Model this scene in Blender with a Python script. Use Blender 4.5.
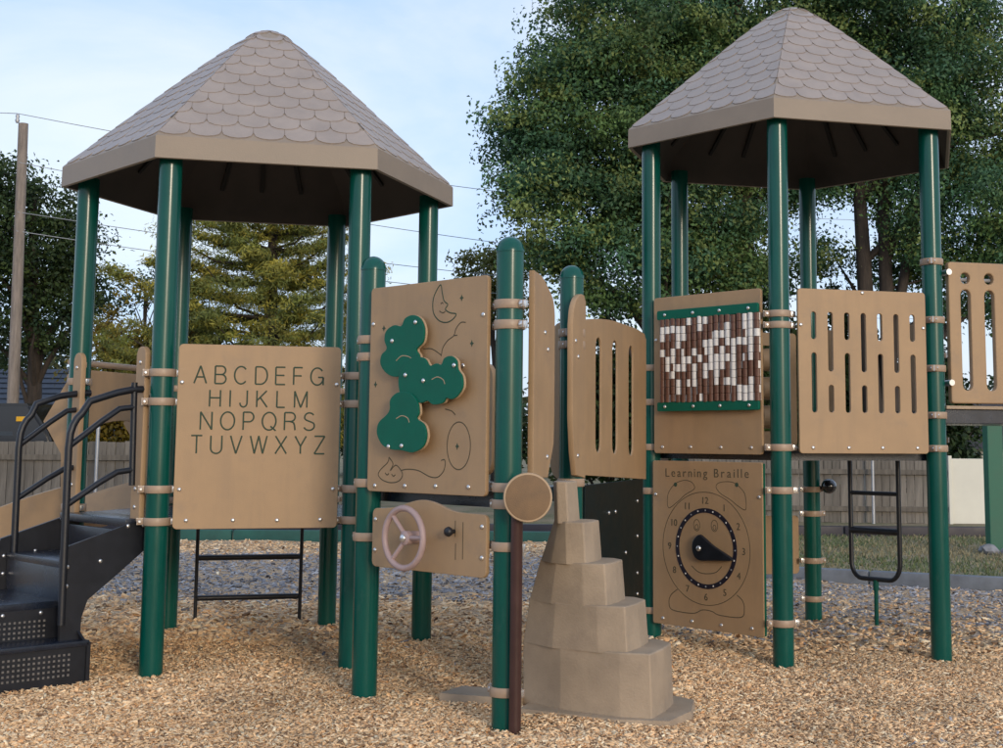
import bpy, bmesh, math, random
import numpy as np
from mathutils import Matrix, Vector, noise as mnoise

for o in list(bpy.data.objects): bpy.data.objects.remove(o)
SC = bpy.context.scene
COL = SC.collection
rng = np.random.default_rng(7)
random.seed(7)

# ------------------------------------------------------------------ camera
cam_d = bpy.data.cameras.new('camera')
cam = bpy.data.objects.new('camera', cam_d); COL.objects.link(cam)
SC.camera = cam
cam_d.sensor_fit = 'HORIZONTAL'; cam_d.sensor_width = 36.0
cam_d.lens = 36.0 * 1306.9 / 1003.0
cam_d.shift_x = (501.5 - 562.8) / 1003.0
cam_d.shift_y = (292.5 - 374.0) / 1003.0
cam_d.clip_start = 0.05; cam_d.clip_end = 2000
cam.matrix_world = Matrix.Translation((0, 0, 1.278)) @ Matrix.Rotation(math.pi/2 + 0.113, 4, 'X') @ Matrix.Rotation(0.006, 4, 'Z')

# ------------------------------------------------------------------ world + sun
SUN_AZ = math.atan2(0.41, -0.91)        # clockwise from +Y: behind the camera, a little to its right
SUN_EL = math.radians(13)
w = bpy.data.worlds.new('World'); SC.world = w; w.use_nodes = True
nt = w.node_tree; nt.nodes.clear()
n_out = nt.nodes.new('ShaderNodeOutputWorld'); n_bg = nt.nodes.new('ShaderNodeBackground')
n_sky = nt.nodes.new('ShaderNodeTexSky'); n_sky.sky_type = 'NISHITA'; n_sky.sun_disc = False
n_sky.sun_elevation = SUN_EL; n_sky.sun_rotation = SUN_AZ; n_sky.air_density = 1.0; n_sky.dust_density = 1.5; n_sky.ozone_density = 1.0
n_tc = nt.nodes.new('ShaderNodeTexCoord'); n_map = nt.nodes.new('ShaderNodeMapping'); n_map.inputs['Scale'].default_value = (1.0, 1.0, 2.2)
n_noi = nt.nodes.new('ShaderNodeTexNoise'); n_noi.inputs['Scale'].default_value = 2.6; n_noi.inputs['Detail'].default_value = 7; n_noi.inputs['Roughness'].default_value = .55; n_noi.inputs['Distortion'].default_value = .5
n_rmp = nt.nodes.new('ShaderNodeValToRGB'); n_rmp.color_ramp.elements[0].position = .40; n_rmp.color_ramp.elements[1].position = .66
n_rmp.color_ramp.elements[0].color = (4.5, 6.0, 9.0, 1); n_rmp.color_ramp.elements[1].color = (7.2, 7.7, 8.6, 1)   # thin veil: clear blue to white cloud
n_map.inputs['Location'].default_value = (.35, .2, .1)
n_mix = nt.nodes.new('ShaderNodeMix'); n_mix.data_type = 'RGBA'; n_mix.inputs[0].default_value = .65
L = nt.links.new
L(n_tc.outputs['Generated'], n_map.inputs['Vector']); L(n_map.outputs[0], n_noi.inputs['Vector'])
L(n_noi.outputs['Fac'], n_rmp.inputs['Fac']); L(n_rmp.outputs['Color'], n_mix.inputs[7])
L(n_sky.outputs[0], n_mix.inputs[6]); L(n_mix.outputs[2], n_bg.inputs['Color'])
n_bg.inputs['Strength'].default_value = 0.15
L(n_bg.outputs[0], n_out.inputs[0])

sd = bpy.data.lights.new('sun', 'SUN'); sd.energy = 1.3; sd.angle = math.radians(11); sd.color = (1.0, .86, .68)
sun = bpy.data.objects.new('sun', sd); COL.objects.link(sun)
sv = Vector((math.sin(SUN_AZ)*math.cos(SUN_EL), math.cos(SUN_AZ)*math.cos(SUN_EL), math.sin(SUN_EL)))
sun.rotation_euler = sv.to_track_quat('Z', 'Y').to_euler(); sun.location = (4, -9, 8)

SC.view_settings.view_transform = 'Standard'; SC.view_settings.look = 'None'
SC.view_settings.exposure = 0.0; SC.view_settings.gamma = 1.0
SC.view_settings.use_curve_mapping = False
SC.render.engine = 'CYCLES'

# ------------------------------------------------------------------ materials
def lin(r, g, b):
    f = lambda c: (c/12.92 if c <= .04045 else ((c+.055)/1.055)**2.4)
    return (f(r/255), f(g/255), f(b/255))
MATS = {}
def mat(name, col, rough=.6, var=.12, scale=6, bump=0, bscale=60, metal=0, coat=0, col2=None, spec=.5, attr=None, dirt=None, trans=0, stretch=None, scuff=None, streak=None):
    m = bpy.data.materials.new(name); m.use_nodes = True; t = m.node_tree; b = t.nodes['Principled BSDF']
    b.inputs['Roughness'].default_value = rough; b.inputs['Metallic'].default_value = metal
    b.inputs['Coat Weight'].default_value = coat; b.inputs['Coat Roughness'].default_value = .12
    b.inputs['Specular IOR Level'].default_value = spec
    K = t.links.new
    tc = t.nodes.new('ShaderNodeTexCoord'); src = tc.outputs['Object']
    if stretch:
        mp = t.nodes.new('ShaderNodeMapping'); mp.inputs['Scale'].default_value = stretch; K(src, mp.inputs[0]); src = mp.outputs[0]
    if attr:
        a = t.nodes.new('ShaderNodeAttribute'); a.attribute_name = attr; base = a.outputs['Color']
    no = t.nodes.new('ShaderNodeTexNoise'); no.inputs['Scale'].default_value = scale; no.inputs['Detail'].default_value = 6; no.inputs['Roughness'].default_value = .6
    K(src, no.inputs['Vector'])
    if not attr:
        r = t.nodes.new('ShaderNodeValToRGB'); c2 = col2 or tuple(c*(1-var*1.6) for c in col)
        r.color_ramp.elements[0].position = .32; r.color_ramp.elements[1].position = .68
        r.color_ramp.elements[0].color = (*c2, 1); r.color_ramp.elements[1].color = (*[min(1, c*(1+var*.4)) for c in col], 1)
        K(no.outputs['Fac'], r.inputs['Fac']); base = r.outputs['Color']
    if dirt:
        n2 = t.nodes.new('ShaderNodeTexNoise'); n2.inputs['Scale'].default_value = dirt[1]; n2.inputs['Detail'].default_value = 9; n2.inputs['Roughness'].default_value = .72
        K(src, n2.inputs['Vector'])
        r2 = t.nodes.new('ShaderNodeValToRGB'); r2.color_ramp.elements[0].position = dirt[2]; r2.color_ramp.elements[1].position = dirt[2]+.16
        r2.color_ramp.elements[0].color = (0, 0, 0, 1); r2.color_ramp.elements[1].color = (dirt[3],)*3 + (1,)
        K(n2.outputs['Fac'], r2.inputs['Fac'])
        mx = t.nodes.new('ShaderNodeMix'); mx.data_type = 'RGBA'; mx.inputs[7].default_value = (*dirt[0], 1)
        K(r2.outputs['Color'], mx.inputs[0]); K(base, mx.inputs[6]); base = mx.outputs[2]
    if streak:
        mq = t.nodes.new('ShaderNodeMapping'); mq.inputs['Scale'].default_value = streak[2]; K(tc.outputs['Object'], mq.inputs[0])
        n3 = t.nodes.new('ShaderNodeTexNoise'); n3.inputs['Scale'].default_value = 1.0; n3.inputs['Detail'].default_value = 6; n3.inputs['Roughness'].default_value = .6; K(mq.outputs[0], n3.inputs['Vector'])
        r3 = t.nodes.new('ShaderNodeValToRGB'); r3.color_ramp.elements[0].position = .48; r3.color_ramp.elements[1].position = .74; r3.color_ramp.elements[0].color = (0, 0, 0, 1); r3.color_ramp.elements[1].color = (streak[1],)*3+(1,); K(n3.outputs['Fac'], r3.inputs['Fac'])
        m3 = t.nodes.new('ShaderNodeMix'); m3.data_type = 'RGBA'; m3.inputs[7].default_value = (*streak[0], 1); K(r3.outputs['Color'], m3.inputs[0]); K(base, m3.inputs[6]); base = m3.outputs[2]
    if scuff:
        for sx, thr in (((40, 3, 40), .66), ((3, 40, 3), .67)):
            mq = t.nodes.new('ShaderNodeMapping'); mq.inputs['Scale'].default_value = sx; mq.inputs['Rotation'].default_value = (.3, .5, .7); K(tc.outputs['Object'], mq.inputs[0])
            n3 = t.nodes.new('ShaderNodeTexNoise'); n3.inputs['Scale'].default_value = 1.6; n3.inputs['Detail'].default_value = 8; n3.inputs['Roughness'].default_value = .75; K(mq.outputs[0], n3.inputs['Vector'])
            r3 = t.nodes.new('ShaderNodeValToRGB'); r3.color_ramp.elements[0].position = thr; r3.color_ramp.elements[1].position = thr+.05; r3.color_ramp.elements[0].color = (0, 0, 0, 1); r3.color_ramp.elements[1].color = (scuff[1],)*3+(1,); K(n3.outputs['Fac'], r3.inputs['Fac'])
            m3 = t.nodes.new('ShaderNodeMix'); m3.data_type = 'RGBA'; m3.inputs[7].default_value = (*scuff[0], 1); K(r3.outputs['Color'], m3.inputs[0]); K(base, m3.inputs[6]); base = m3.outputs[2]
    K(base, b.inputs['Base Color'])
    # roughness breakup
    mr = t.nodes.new('ShaderNodeMapRange'); mr.inputs['To Min'].default_value = max(.05, rough-.1); mr.inputs['To Max'].default_value = min(1, rough+.12)
    K(no.outputs['Fac'], mr.inputs['Value']); K(mr.outputs[0], b.inputs['Roughness'])
    if bump:
        nb = t.nodes.new('ShaderNodeTexNoise'); nb.inputs['Scale'].default_value = bscale; nb.inputs['Detail'].default_value = 4
        K(src, nb.inputs['Vector'])
        bp = t.nodes.new('ShaderNodeBump'); bp.inputs['Strength'].default_value = bump; bp.inputs['Distance'].default_value = .01
        K(nb.outputs['Fac'], bp.inputs['Height']); K(bp.outputs[0], b.inputs['Normal'])
    if trans:
        tr = t.nodes.new('ShaderNodeBsdfTranslucent'); K(base, tr.inputs['Color']); ms = t.nodes.new('ShaderNodeMixShader'); ms.inputs[0].default_value = trans
        K(b.outputs[0], ms.inputs[1]); K(tr.outputs[0], ms.inputs[2]); K(ms.outputs[0], t.nodes['Material Output'].inputs[0])
    MATS[name] = m
    return m
TAN = (.395, .258, .141)
M_tan = mat('tan_plastic', TAN, .55, .08, 3, bump=.12, bscale=240, dirt=((.27, .195, .135), 4, .55, .5), scuff=((.46, .35, .25), .45), streak=((.27, .185, .115), .38, (14, 1.6, 14)))
M_tancore = mat('tan_core', (.44, .31, .19), .6, .06, 9)
M_clamp = mat('clamp_tan', (.37, .265, .185), .42, .08, 20, spec=.5)
M_roof = mat('roof_plastic', (.275, .220, .168), .5, .10, 2.2, bump=.1, bscale=120, dirt=((.19, .16, .135), 4, .58, .4))
M_shingle = mat('shingle_plastic', (.335, .277, .238), .45, .10, 5, bump=.12, bscale=120, dirt=((.19, .165, .15), 7, .60, .35))
M_rib = mat('roof_rib', (.014, .012, .011), .7)
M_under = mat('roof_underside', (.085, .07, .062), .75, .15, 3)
M_post = mat('green_post', (.001, .080, .062), .20, .12, 4, spec=.40, dirt=((.045, .115, .105), 6, .57, .45), stretch=(3, 3, .7), scuff=((.06, .14, .12), .35))
M_green = mat('green_plastic', (.001, .115, .072), .5, .08, 8, spec=.25, bump=.1, bscale=200)
M_black = mat('black_steel', (.010, .012, .018), .38, .2, 14, spec=.5, bump=.15, bscale=300)
M_deck = mat('coated_deck', (.012, .018, .032), .24, .2, 12, spec=.7, bump=.12, bscale=260)
M_skirt = mat('dark_panel_steel', (.001, .011, .013), .45, .2, 10, spec=.25, bump=.15, bscale=200)
M_hole = mat('dark_hole', (.003, .003, .004), .9)
M_engrave = mat('engraved_line', (.085, .070, .040), .8, .1)
M_letter = mat('engraved_green', (.035, .065, .038), .75, .1)
M_bolt = mat('bolt_steel', (.72, .72, .72), .28, .05, metal=.9)
M_climb = mat('climber_plastic', (.41, .315, .22), .62, .14, 3.5, bump=.2, bscale=90, dirt=((.27, .205, .15), 5, .54, .55), scuff=((.46, .38, .30), .4))
M_brownb = mat('bead_brown', (.135, .057, .034), .42, .2, 30)
M_whiteb = mat('bead_white', (.74, .71, .67), .45, .06, 30)
M_wheel = mat('wheel_plastic', (.40, .29, .28), .45, .08, 12)
M_brown = mat('brown_pipe', (.055, .022, .018), .4, .15, 8)
M_ring = mat('ring_dark', (.012, .010, .022), .5)
M_wood = mat('pole_wood', (.26, .22, .19), .85, .25, 5, bump=.5, bscale=30, stretch=(4, 4, .5))
M_board = mat('fence_board', (.16, .14, .115), .9, .3, 3, bump=.5, bscale=24, stretch=(5, 5, .5))
M_vinyl = mat('vinyl_fence', (.70, .68, .58), .55, .05, 2)
M_steel = mat('galvanised_steel', (.42, .43, .45), .45, .1, metal=.6)
M_wire = mat('wire_grey', (.30, .33, .37), .7)
M_timber = mat('border_grey', (.17, .19, .22), .6, .2, 6)
M_timberg = mat('border_green', (.02, .11, .085), .6, .2, 4)
M_bark = mat('tree_bark', (.055, .042, .033), .95, .3, 6, bump=.8, bscale=18, stretch=(3, 3, .6))
M_slate = mat('house_shingle', (.055, .068, .092), .8, .25, 9, bump=.3, bscale=40)
M_slate2 = mat('dark_shingle', (.05, .045, .05), .85, .25, 9)
M_wall = mat('house_wall', (.55, .55, .53), .8, .06, 2)
M_pane = mat('window_glass', (.02, .025, .03), .08)
M_car = mat('car_paint', (.010, .012, .016), .22, .1, coat=.6)
M_tyre = mat('tyre_rubber', (.012, .012, .012), .85)
M_amber = mat('amber_lens', (.75, .40, .01), .3)
M_column = mat('column_green', (.02, .13, .08), .55, .1, 3)
M_rock = mat('rock_grey', (.26, .26, .27), .9, .3, 8, bump=.5, bscale=30)
M_path = mat('path_asphalt', (.085, .085, .09), .9, .2, 3, bump=.4, bscale=80)
M_leaf = mat('leaf', None, .55, attr='col', trans=.30, spec=.3)
M_chip = mat('wood_chip', None, .85, attr='col', spec=.25)
M_blade = mat('grass_blade', None, .7, attr='col', trans=.2)

# ground materials
def ground_mat(name, cols, scale, dist=.02, big=None):
    m = bpy.data.materials.new(name); m.use_nodes = True; t = m.node_tree; b = t.nodes['Principled BSDF']; K = t.links.new
    b.inputs['Roughness'].default_value = .95; b.inputs['Specular IOR Level'].default_value = .2
    tc = t.nodes.new('ShaderNodeTexCoord')
    vo = t.nodes.new('ShaderNodeTexVoronoi'); vo.inputs['Scale'].default_value = scale; vo.inputs['Randomness'].default_value = 1
    mp = t.nodes.new('ShaderNodeMapping'); mp.inputs['Scale'].default_value = (1, 1.5, 1); K(tc.outputs['Object'], mp.inputs[0])
    nz = t.nodes.new('ShaderNodeTexNoise'); nz.inputs['Scale'].default_value = 5; nz.inputs['Detail'].default_value = 4
    K(mp.outputs[0], vo.inputs['Vector']); K(tc.outputs['Object'], nz.inputs['Vector'])
    sp = t.nodes.new('ShaderNodeSeparateColor'); K(vo.outputs['Color'], sp.inputs[0])
    r = t.nodes.new('ShaderNodeValToRGB'); els = r.color_ramp.elements
    while len(els) < len(cols): els.new(.5)
    for i, c in enumerate(cols): els[i].position = i/(len(cols)-1); els[i].color = (*c, 1)
    K(sp.outputs[0], r.inputs['Fac']); base = r.outputs['Color']
    if big:
        n2 = t.nodes.new('ShaderNodeTexNoise'); n2.inputs['Scale'].default_value = big[1]; n2.inputs['Detail'].default_value = 5; K(tc.outputs['Object'], n2.inputs['Vector'])
        r2 = t.nodes.new('ShaderNodeValToRGB'); r2.color_ramp.elements[0].position = .42; r2.color_ramp.elements[1].position = .62; K(n2.outputs['Fac'], r2.inputs['Fac'])
        mx = t.nodes.new('ShaderNodeMix'); mx.data_type = 'RGBA'; mx.inputs[7].default_value = (*big[0], 1); K(r2.outputs['Color'], mx.inputs[0]); K(base, mx.inputs[6]); base = mx.outputs[2]
    K(base, b.inputs['Base Color'])
    bp = t.nodes.new('ShaderNodeBump'); bp.inputs['Strength'].default_value = .8; bp.inputs['Distance'].default_value = dist
    K(sp.outputs[1], bp.inputs['Height']); K(bp.outputs[0], b.inputs['Normal'])
    return m
M_mulch = ground_mat('mulch_ground', [(.22, .145, .09), (.42, .28, .165), (.56, .39, .24), (.66, .49, .32)], 55)
M_grass = ground_mat('grass_ground', [(.10, .11, .055), (.19, .185, .10), (.29, .24, .15)], 30, big=((.30, .24, .16), .8))

# ------------------------------------------------------------------ object helpers
WM = {}
def reg(o, parent, M):
    COL.objects.link(o)
    if parent is not None:
        o.parent = parent; o.matrix_basis = WM[parent.name].inverted() @ M
    else: o.matrix_basis = M
    WM[o.name] = M.copy()
    return o
I4 = Matrix.Identity(4)
def T(x, y, z): return Matrix.Translation((x, y, z))
def tag(o, label=None, cat=None, group=None, kind=None):
    if label: o['label'] = label
    if cat: o['category'] = cat
    if group: o['group'] = group
    if kind: o['kind'] = kind
    return o
def thing(name, loc, label, cat, group=None, rz=0):
    o = bpy.data.objects.new(name, None); o.empty_display_size = .2
    reg(o, None, T(*loc) @ Matrix.Rotation(rz, 4, 'Z')); return tag(o, label, cat, group)
def mesh_from(verts, faces, name='m', smooth=False):
    me = bpy.data.meshes.new(name); me.from_pydata([tuple(v) for v in verts], [], faces); me.update()
    if smooth: me.polygons.foreach_set('use_smooth', [True]*len(me.polygons))
    return me
def bm_mesh(bm, name='m', smooth=None):
    bmesh.ops.recalc_face_normals(bm, faces=bm.faces)
    me = bpy.data.meshes.new(name); bm.to_mesh(me); bm.free()
    if smooth is not None: autosmooth(me, smooth)
    return me
def autosmooth(me, ang=35):
    me.polygons.foreach_set('use_smooth', [True]*len(me.polygons))
    try: me.set_sharp_from_angle(angle=math.radians(ang))
    except Exception: pass
def put(name, me, m, parent=None, M=None):
    """link mesh `me` as an object; M is its world matrix (default: mesh already in world coordinates)"""
    if m is not None and len(me.materials) == 0:
        for k in (m if isinstance(m, (list, tuple)) else [m]): me.materials.append(k)
    o = bpy.data.objects.new(name, me)
    return reg(o, parent, M if M is not None else I4)
def add_box(bm, c, s, M=None, bev=0):
    mm = Matrix.Translation(c) @ Matrix.Diagonal((*s, 1))
    if M is not None: mm = M @ mm
    r = bmesh.ops.create_cube(bm, size=1, matrix=mm)
    if bev:
        es = set(e for v in r['verts'] for e in v.link_edges)
        bmesh.ops.bevel(bm, geom=list(es), offset=bev, segments=2, affect='EDGES', profile=.6)
def add_tube(bm, pts, rad, n=12, caps=True):
    pts = [Vector(p) for p in pts]; rr = rad if isinstance(rad, (list, tuple)) else [rad]*len(pts)
    rings = []; up = None
    for i, p in enumerate(pts):
        t = (pts[min(i+1, len(pts)-1)] - pts[max(i-1, 0)]).normalized()
        if up is None:
            up = Vector((0, 0, 1)) if abs(t.z) < .9 else Vector((1, 0, 0))
        a = t.cross(up).normalized(); b = a.cross(t).normalized(); up = b
        rings.append([bm.verts.new(p + (a*math.cos(2*math.pi*k/n) + b*math.sin(2*math.pi*k/n))*rr[i]) for k in range(n)])
    for i in range(len(rings)-1):
        for k in range(n): bm.faces.new((rings[i][k], rings[i][(k+1) % n], rings[i+1][(k+1) % n], rings[i+1][k]))
    if caps:
        bm.faces.new(rings[0]); bm.faces.new(rings[-1])
def add_lathe(bm, prof, n=32, M=None, caps=True):
    rings = []
    for r, z in prof:
        rings.append([bm.verts.new((M or I4) @ Vector((r*math.cos(2*math.pi*k/n), r*math.sin(2*math.pi*k/n), z))) for k in range(n)])
    for i in range(len(rings)-1):
        for k in range(n): bm.faces.new((rings[i][k], rings[i][(k+1) % n], rings[i+1][(k+1) % n], rings[i+1][k]))
    if caps: bm.faces.new(rings[0]); bm.faces.new(rings[-1])
def add_prism(bm, base, top):
    """loft between two polygons with the same number of corners"""
    a = [bm.verts.new(p) for p in base]; b = [bm.verts.new(p) for p in top]; n = len(a)
    for k in range(n): bm.faces.new((a[k], a[(k+1) % n], b[(k+1) % n], b[k]))
    bm.faces.new(a); bm.faces.new(b)
def curve_mesh(splines, dim='2D', extrude=0, bevel=0, res=1, cyclic=True, fill='BOTH', offset=0):
    cu = bpy.data.curves.new('c', 'CURVE'); cu.dimensions = dim
    if dim == '2D': cu.fill_mode = fill
    else: cu.fill_mode = 'FULL'
    cu.extrude = extrude; cu.bevel_depth = bevel; cu.bevel_resolution = res; cu.offset = offset
    for pts in splines:
        sp = cu.splines.new('POLY'); sp.points.add(len(pts)-1)
        for q, p in zip(sp.points, pts): q.co = (p[0], p[1], p[2] if len(p) > 2 else 0, 1)
        sp.use_cyclic_u = cyclic
    ob = bpy.data.objects.new('c', cu); COL.objects.link(ob)
    dg = bpy.context.evaluated_depsgraph_get(); me = bpy.data.meshes.new_from_object(ob.evaluated_get(dg))
    bpy.data.objects.remove(ob); bpy.data.curves.remove(cu)
    return me
def text_mesh(body, size, extrude=.0012, offset=0):
    cu = bpy.data.curves.new('t', 'FONT'); cu.body = body; cu.size = size; cu.extrude = extrude; cu.offset = offset; cu.resolution_u = 4
    ob = bpy.data.objects.new('t', cu); COL.objects.link(ob)
    dg = bpy.context.evaluated_depsgraph_get(); me = bpy.data.meshes.new_from_object(ob.evaluated_get(dg))
    bpy.data.objects.remove(ob); bpy.data.curves.remove(cu)
    return me
def area2(p): return sum(p[i][0]*p[(i+1) % len(p)][1]-p[(i+1) % len(p)][0]*p[i][1] for i in range(len(p)))
def ccw(p): return p if area2(p) > 0 else p[::-1]
def cw(p): return p if area2(p) < 0 else p[::-1]
def plate(outline, holes=(), thick=.02, bev=.003):
    me = curve_mesh([ccw(outline)] + [cw(h) for h in holes], extrude=thick/2-bev, bevel=bev, res=1, offset=-bev)
    autosmooth(me, 30); return me
def rrect(x0, x1, y0, y1, r=.03, n=5):
    pts = []
    for cx, cy, a0 in ((x1-r, y0+r, -90), (x1-r, y1-r, 0), (x0+r, y1-r, 90), (x0+r, y0+r, 180)):
        for k in range(n+1):
            a = math.radians(a0 + 90*k/n); pts.append((cx+r*math.cos(a), cy+r*math.sin(a)))
    return pts
def stadium(x, y0, y1, wd, n=6):
    r = wd/2; pts = []
    for cy, a0 in ((y1-r, 0), (y0+r, 180)):
        for k in range(n+1):
            a = math.radians(a0+180*k/n); pts.append((x+r*math.cos(a), cy+r*math.sin(a)))
    return pts
def spline(pts, n=6, closed=False):
    """Catmull-Rom through 2-D points"""
    P = [Vector(p) for p in pts]; out = []; N = len(P)
    rngi = range(N if closed else N-1)
    for i in rngi:
        g = (lambda k: P[k % N]) if closed else (lambda k: P[max(0, min(N-1, k))])
        a, b, c, d = g(i-1), g(i), g(i+1), g(i+2)
        for k in range(n):
            t = k/n; out.append(tuple(.5*((2*b)+(c-a)*t+(2*a-5*b+4*c-d)*t*t+(3*b-a-3*c+d)*t**3)))
    if not closed: out.append(tuple(P[-1]))
    return out
def line_mesh(paths, wd=.004, closed=False):
    me = curve_mesh([[(x, y, 0) for x, y in p] for p in paths], dim='3D', bevel=wd/2, res=1, cyclic=closed)
    for v in me.vertices: v.co.z *= .25
    return me
def arc(cx, cy, rx, ry, a0, a1, n=12): return [(cx+rx*math.cos(math.radians(a0+(a1-a0)*k/n)), cy+ry*math.sin(math.radians(a0+(a1-a0)*k/n))) for k in range(n+1)]
def split_sharp(p, lim=40):
    """cut a stroke at its sharp corners so every straight keeps its full width"""
    out = [[p[0]]]
    for i in range(1, len(p)):
        out[-1].append(p[i])
        if i < len(p)-1:
            a = Vector(p[i])-Vector(p[i-1]); b = Vector(p[i+1])-Vector(p[i])
            if a.length > 1e-6 and b.length > 1e-6 and math.degrees(a.angle(b)) > lim: out.append([p[i]])
    return out
GLYPH = {
 'A': (.68, [[(0, 0), (.34, 1), (.68, 0)], [(.12, .36), (.56, .36)]]),
 'B': (.60, [[(0, 0), (0, 1), (.36, 1)] + arc(.34, .76, .23, .24, 90, -90)[1:] + [(0, .52)], [(.34, .52)] + arc(.35, .26, .25, .26, 90, -90) + [(0, 0)]]),
 'C': (.70, [arc(.36, .5, .36, .5, 42, 318, 20)]),
 'D': (.66, [[(0, 0), (0, 1), (.26, 1)] + arc(.28, .5, .38, .5, 90, -90, 14) + [(0, 0)]]),
 'E': (.54, [[(.54, 0), (0, 0), (0, 1), (.53, 1)], [(0, .53), (.49, .53)]]),
 'F': (.50, [[(0, 0), (0, 1), (.50, 1)], [(0, .52), (.45, .52)]]),
 'G': (.74, [arc(.37, .5, .37, .5, 40, 330, 20) + [(.72, .45), (.42, .45)], [(.72, .45), (.72, 0)]]),
 'H': (.62, [[(0, 0), (0, 1)], [(.62, 0), (.62, 1)], [(0, .53), (.62, .53)]]),
 'I': (.0, [[(0, 0), (0, 1)]]),
 'J': (.42, [[(.42, 1), (.42, .25)] + arc(.21, .25, .21, .25, 0, -180, 10)]),
 'K': (.62, [[(0, 0), (0, 1)], [(.58, 1), (0, .38)], [(.20, .58), (.62, 0)]]),
 'L': (.48, [[(0, 1), (0, 0), (.48, 0)]]),
 'M': (.74, [[(0, 0), (0, 1), (.37, 0), (.74, 1), (.74, 0)]]),
 'N': (.62, [[(0, 0), (0, 1), (.62, 0), (.62, 1)]]),
 'O': (.76, [arc(.38, .5, .38, .5, 0, 360, 26)]),
 'P': (.57, [[(0, 0), (0, 1), (.30, 1)] + arc(.32, .73, .25, .27, 90, -90) + [(0, .46)]]),
 'Q': (.76, [arc(.38, .5, .38, .5, 0, 360, 26), [(.46, .22), (.76, -.04)]]),
 'R': (.60, [[(0, 0), (0, 1), (.32, 1)] + arc(.34, .75, .25, .25, 90, -90) + [(0, .50)], [(.30, .50), (.50, .44), (.56, .28), (.60, 0)]]),
 'S': (.60, [arc(.31, .74, .27, .26, 30, 200, 10) + [(.14, .58), (.42, .47)] + arc(.30, .26, .30, .26, 40, -160, 12)]),
 'T': (.60, [[(0, 1), (.60, 1)], [(.30, 1), (.30, 0)]]),
 'U': (.60, [[(0, 1), (0, .32)] + arc(.30, .31, .30, .31, 180, 360, 12) + [(.60, 1)]]),
 'V': (.62, [[(0, 1), (.31, 0), (.62, 1)]]),
 'W': (.92, [[(0, 1), (.23, 0), (.46, 1), (.69, 0), (.92, 1)]]),
 'X': (.62, [[(0, 1), (.62, 0)], [(0, 0), (.62, 1)]]),
 'Y': (.62, [[(0, 1), (.31, .43), (.62, 1)], [(.31, .43), (.31, 0)]]),
 'Z': (.58, [[(0, 1), (.58, 1), (0, 0), (.58, 0)]])}
class Frame:
    """panel frame between two posts: x along, y up, z outwards; origin at ground level, `off` outside the post line"""
    def __init__(s, A, B, off=.06):
        A = Vector((A[0], A[1], 0)); B = Vector((B[0], B[1], 0)); s.L = (B-A).length
        d = (B-A).normalized(); z = Vector((0, 0, 1)); n = d.cross(z); o = (A+B)/2 + n*off
        s.d, s.n, s.o = d, n, o
        s.M = Matrix(((d.x, 0, n.x, o.x), (d.y, 0, n.y, o.y), (d.z, 1, n.z, o.z), (0, 0, 0, 1)))
    def at(s, u, v, w=0): return s.M @ T(u, v, w)
    def pt(s, u, v, w=0): return s.M @ Vector((u, v, w))

_bm = bmesh.new(); add_lathe(_bm, [(.0115, 0), (.0115, .003), (.009, .0065), (.004, .008)], 10)
ME_bolt = bm_mesh(_bm, 'bolt', 40); ME_bolt.materials.append(M_bolt)
def bolts(parent, fr, pts, w=.0105):
    for u, v in pts: put('bolt', ME_bolt, None, parent, fr.at(u, v, w))

# ------------------------------------------------------------------ layout (metres)
def gz(x, y):
    t = max(0, min(1, (x-.2)/1.2)); t = t*t*(3-2*t)
    return -.067*t
H1 = [(-2.222, 7.273), (-1.187, 7.532), (-.893, 8.558), (-1.635, 9.325), (-2.670, 9.066), (-2.964, 8.040)]
H2 = [(.604, 8.851), (1.347, 8.092), (2.377, 8.355), (2.663, 9.379), (1.920, 10.138), (.891, 9.875)]
PA, PB, PC = (-.984, 6.735), (-.246, 6.042), (.049, 7.035)
PR = .0635
Z1, Z2, ZM = 2.825, 3.279, 2.225      # eaves of the two roofs, top of the middle posts
D1, D2, DM = .82, 1.24, 1.04          # deck heights

# ================================================================== SETTING
def grid_mesh(x0, x1, y0, y1, nx, ny, zf):
    xs = np.linspace(x0, x1, nx); ys = np.linspace(y0, y1, ny)
    v = [(x, y, zf(x, y)) for y in ys for x in xs]
    f = [(j*nx+i, j*nx+i+1, (j+1)*nx+i+1, (j+1)*nx+i) for j in range(ny-1) for i in range(nx-1)]
    return mesh_from(v, f, smooth=True)
def bed_z(x, y):
    n1 = mnoise.noise(Vector((x*.9, y*.9, 3.1))); n2 = mnoise.noise(Vector((x*3.1, y*3.1, 7.7)))
    return gz(x, y) + .022*n1 + .012*n2
tag(put('ground', grid_mesh(-220, 220, -60, 380, 3, 3, lambda x, y: -.115), M_grass), 'brownish lawn stretching behind the play area to the horizon', 'ground', kind='structure')
# mulch bed: back edge follows the border timbers
def bed_back(x):
    if x < .9: return 16.75
    return 13.62 - .50*(x-1.3) if x > 1.3 else 16.75 - (x-.9)/.4*3.13
bv = []; bf = []; NX, NY = 150, 190
for j in range(NY):
    for i in range(NX):
        x = -11 + 19*i/(NX-1); y = 1.5 + (bed_back(x)-1.5)*j/(NY-1); bv.append((x, y, bed_z(x, y)))
for j in range(NY-1):
    for i in range(NX-1): bf.append((j*NX+i, j*NX+i+1, (j+1)*NX+i+1, (j+1)*NX+i))
tag(put('mulch_bed', mesh_from(bv, bf, smooth=True), M_mulch), 'bed of loose tan wood mulch under the play structures', 'mulch', kind='structure')
tag(put('asphalt_path', grid_mesh(-40, 40, 19.9, 22.0, 3, 2, lambda x, y: -.10), M_path), 'dark asphalt path in front of the back fence', 'path', kind='structure')

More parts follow.
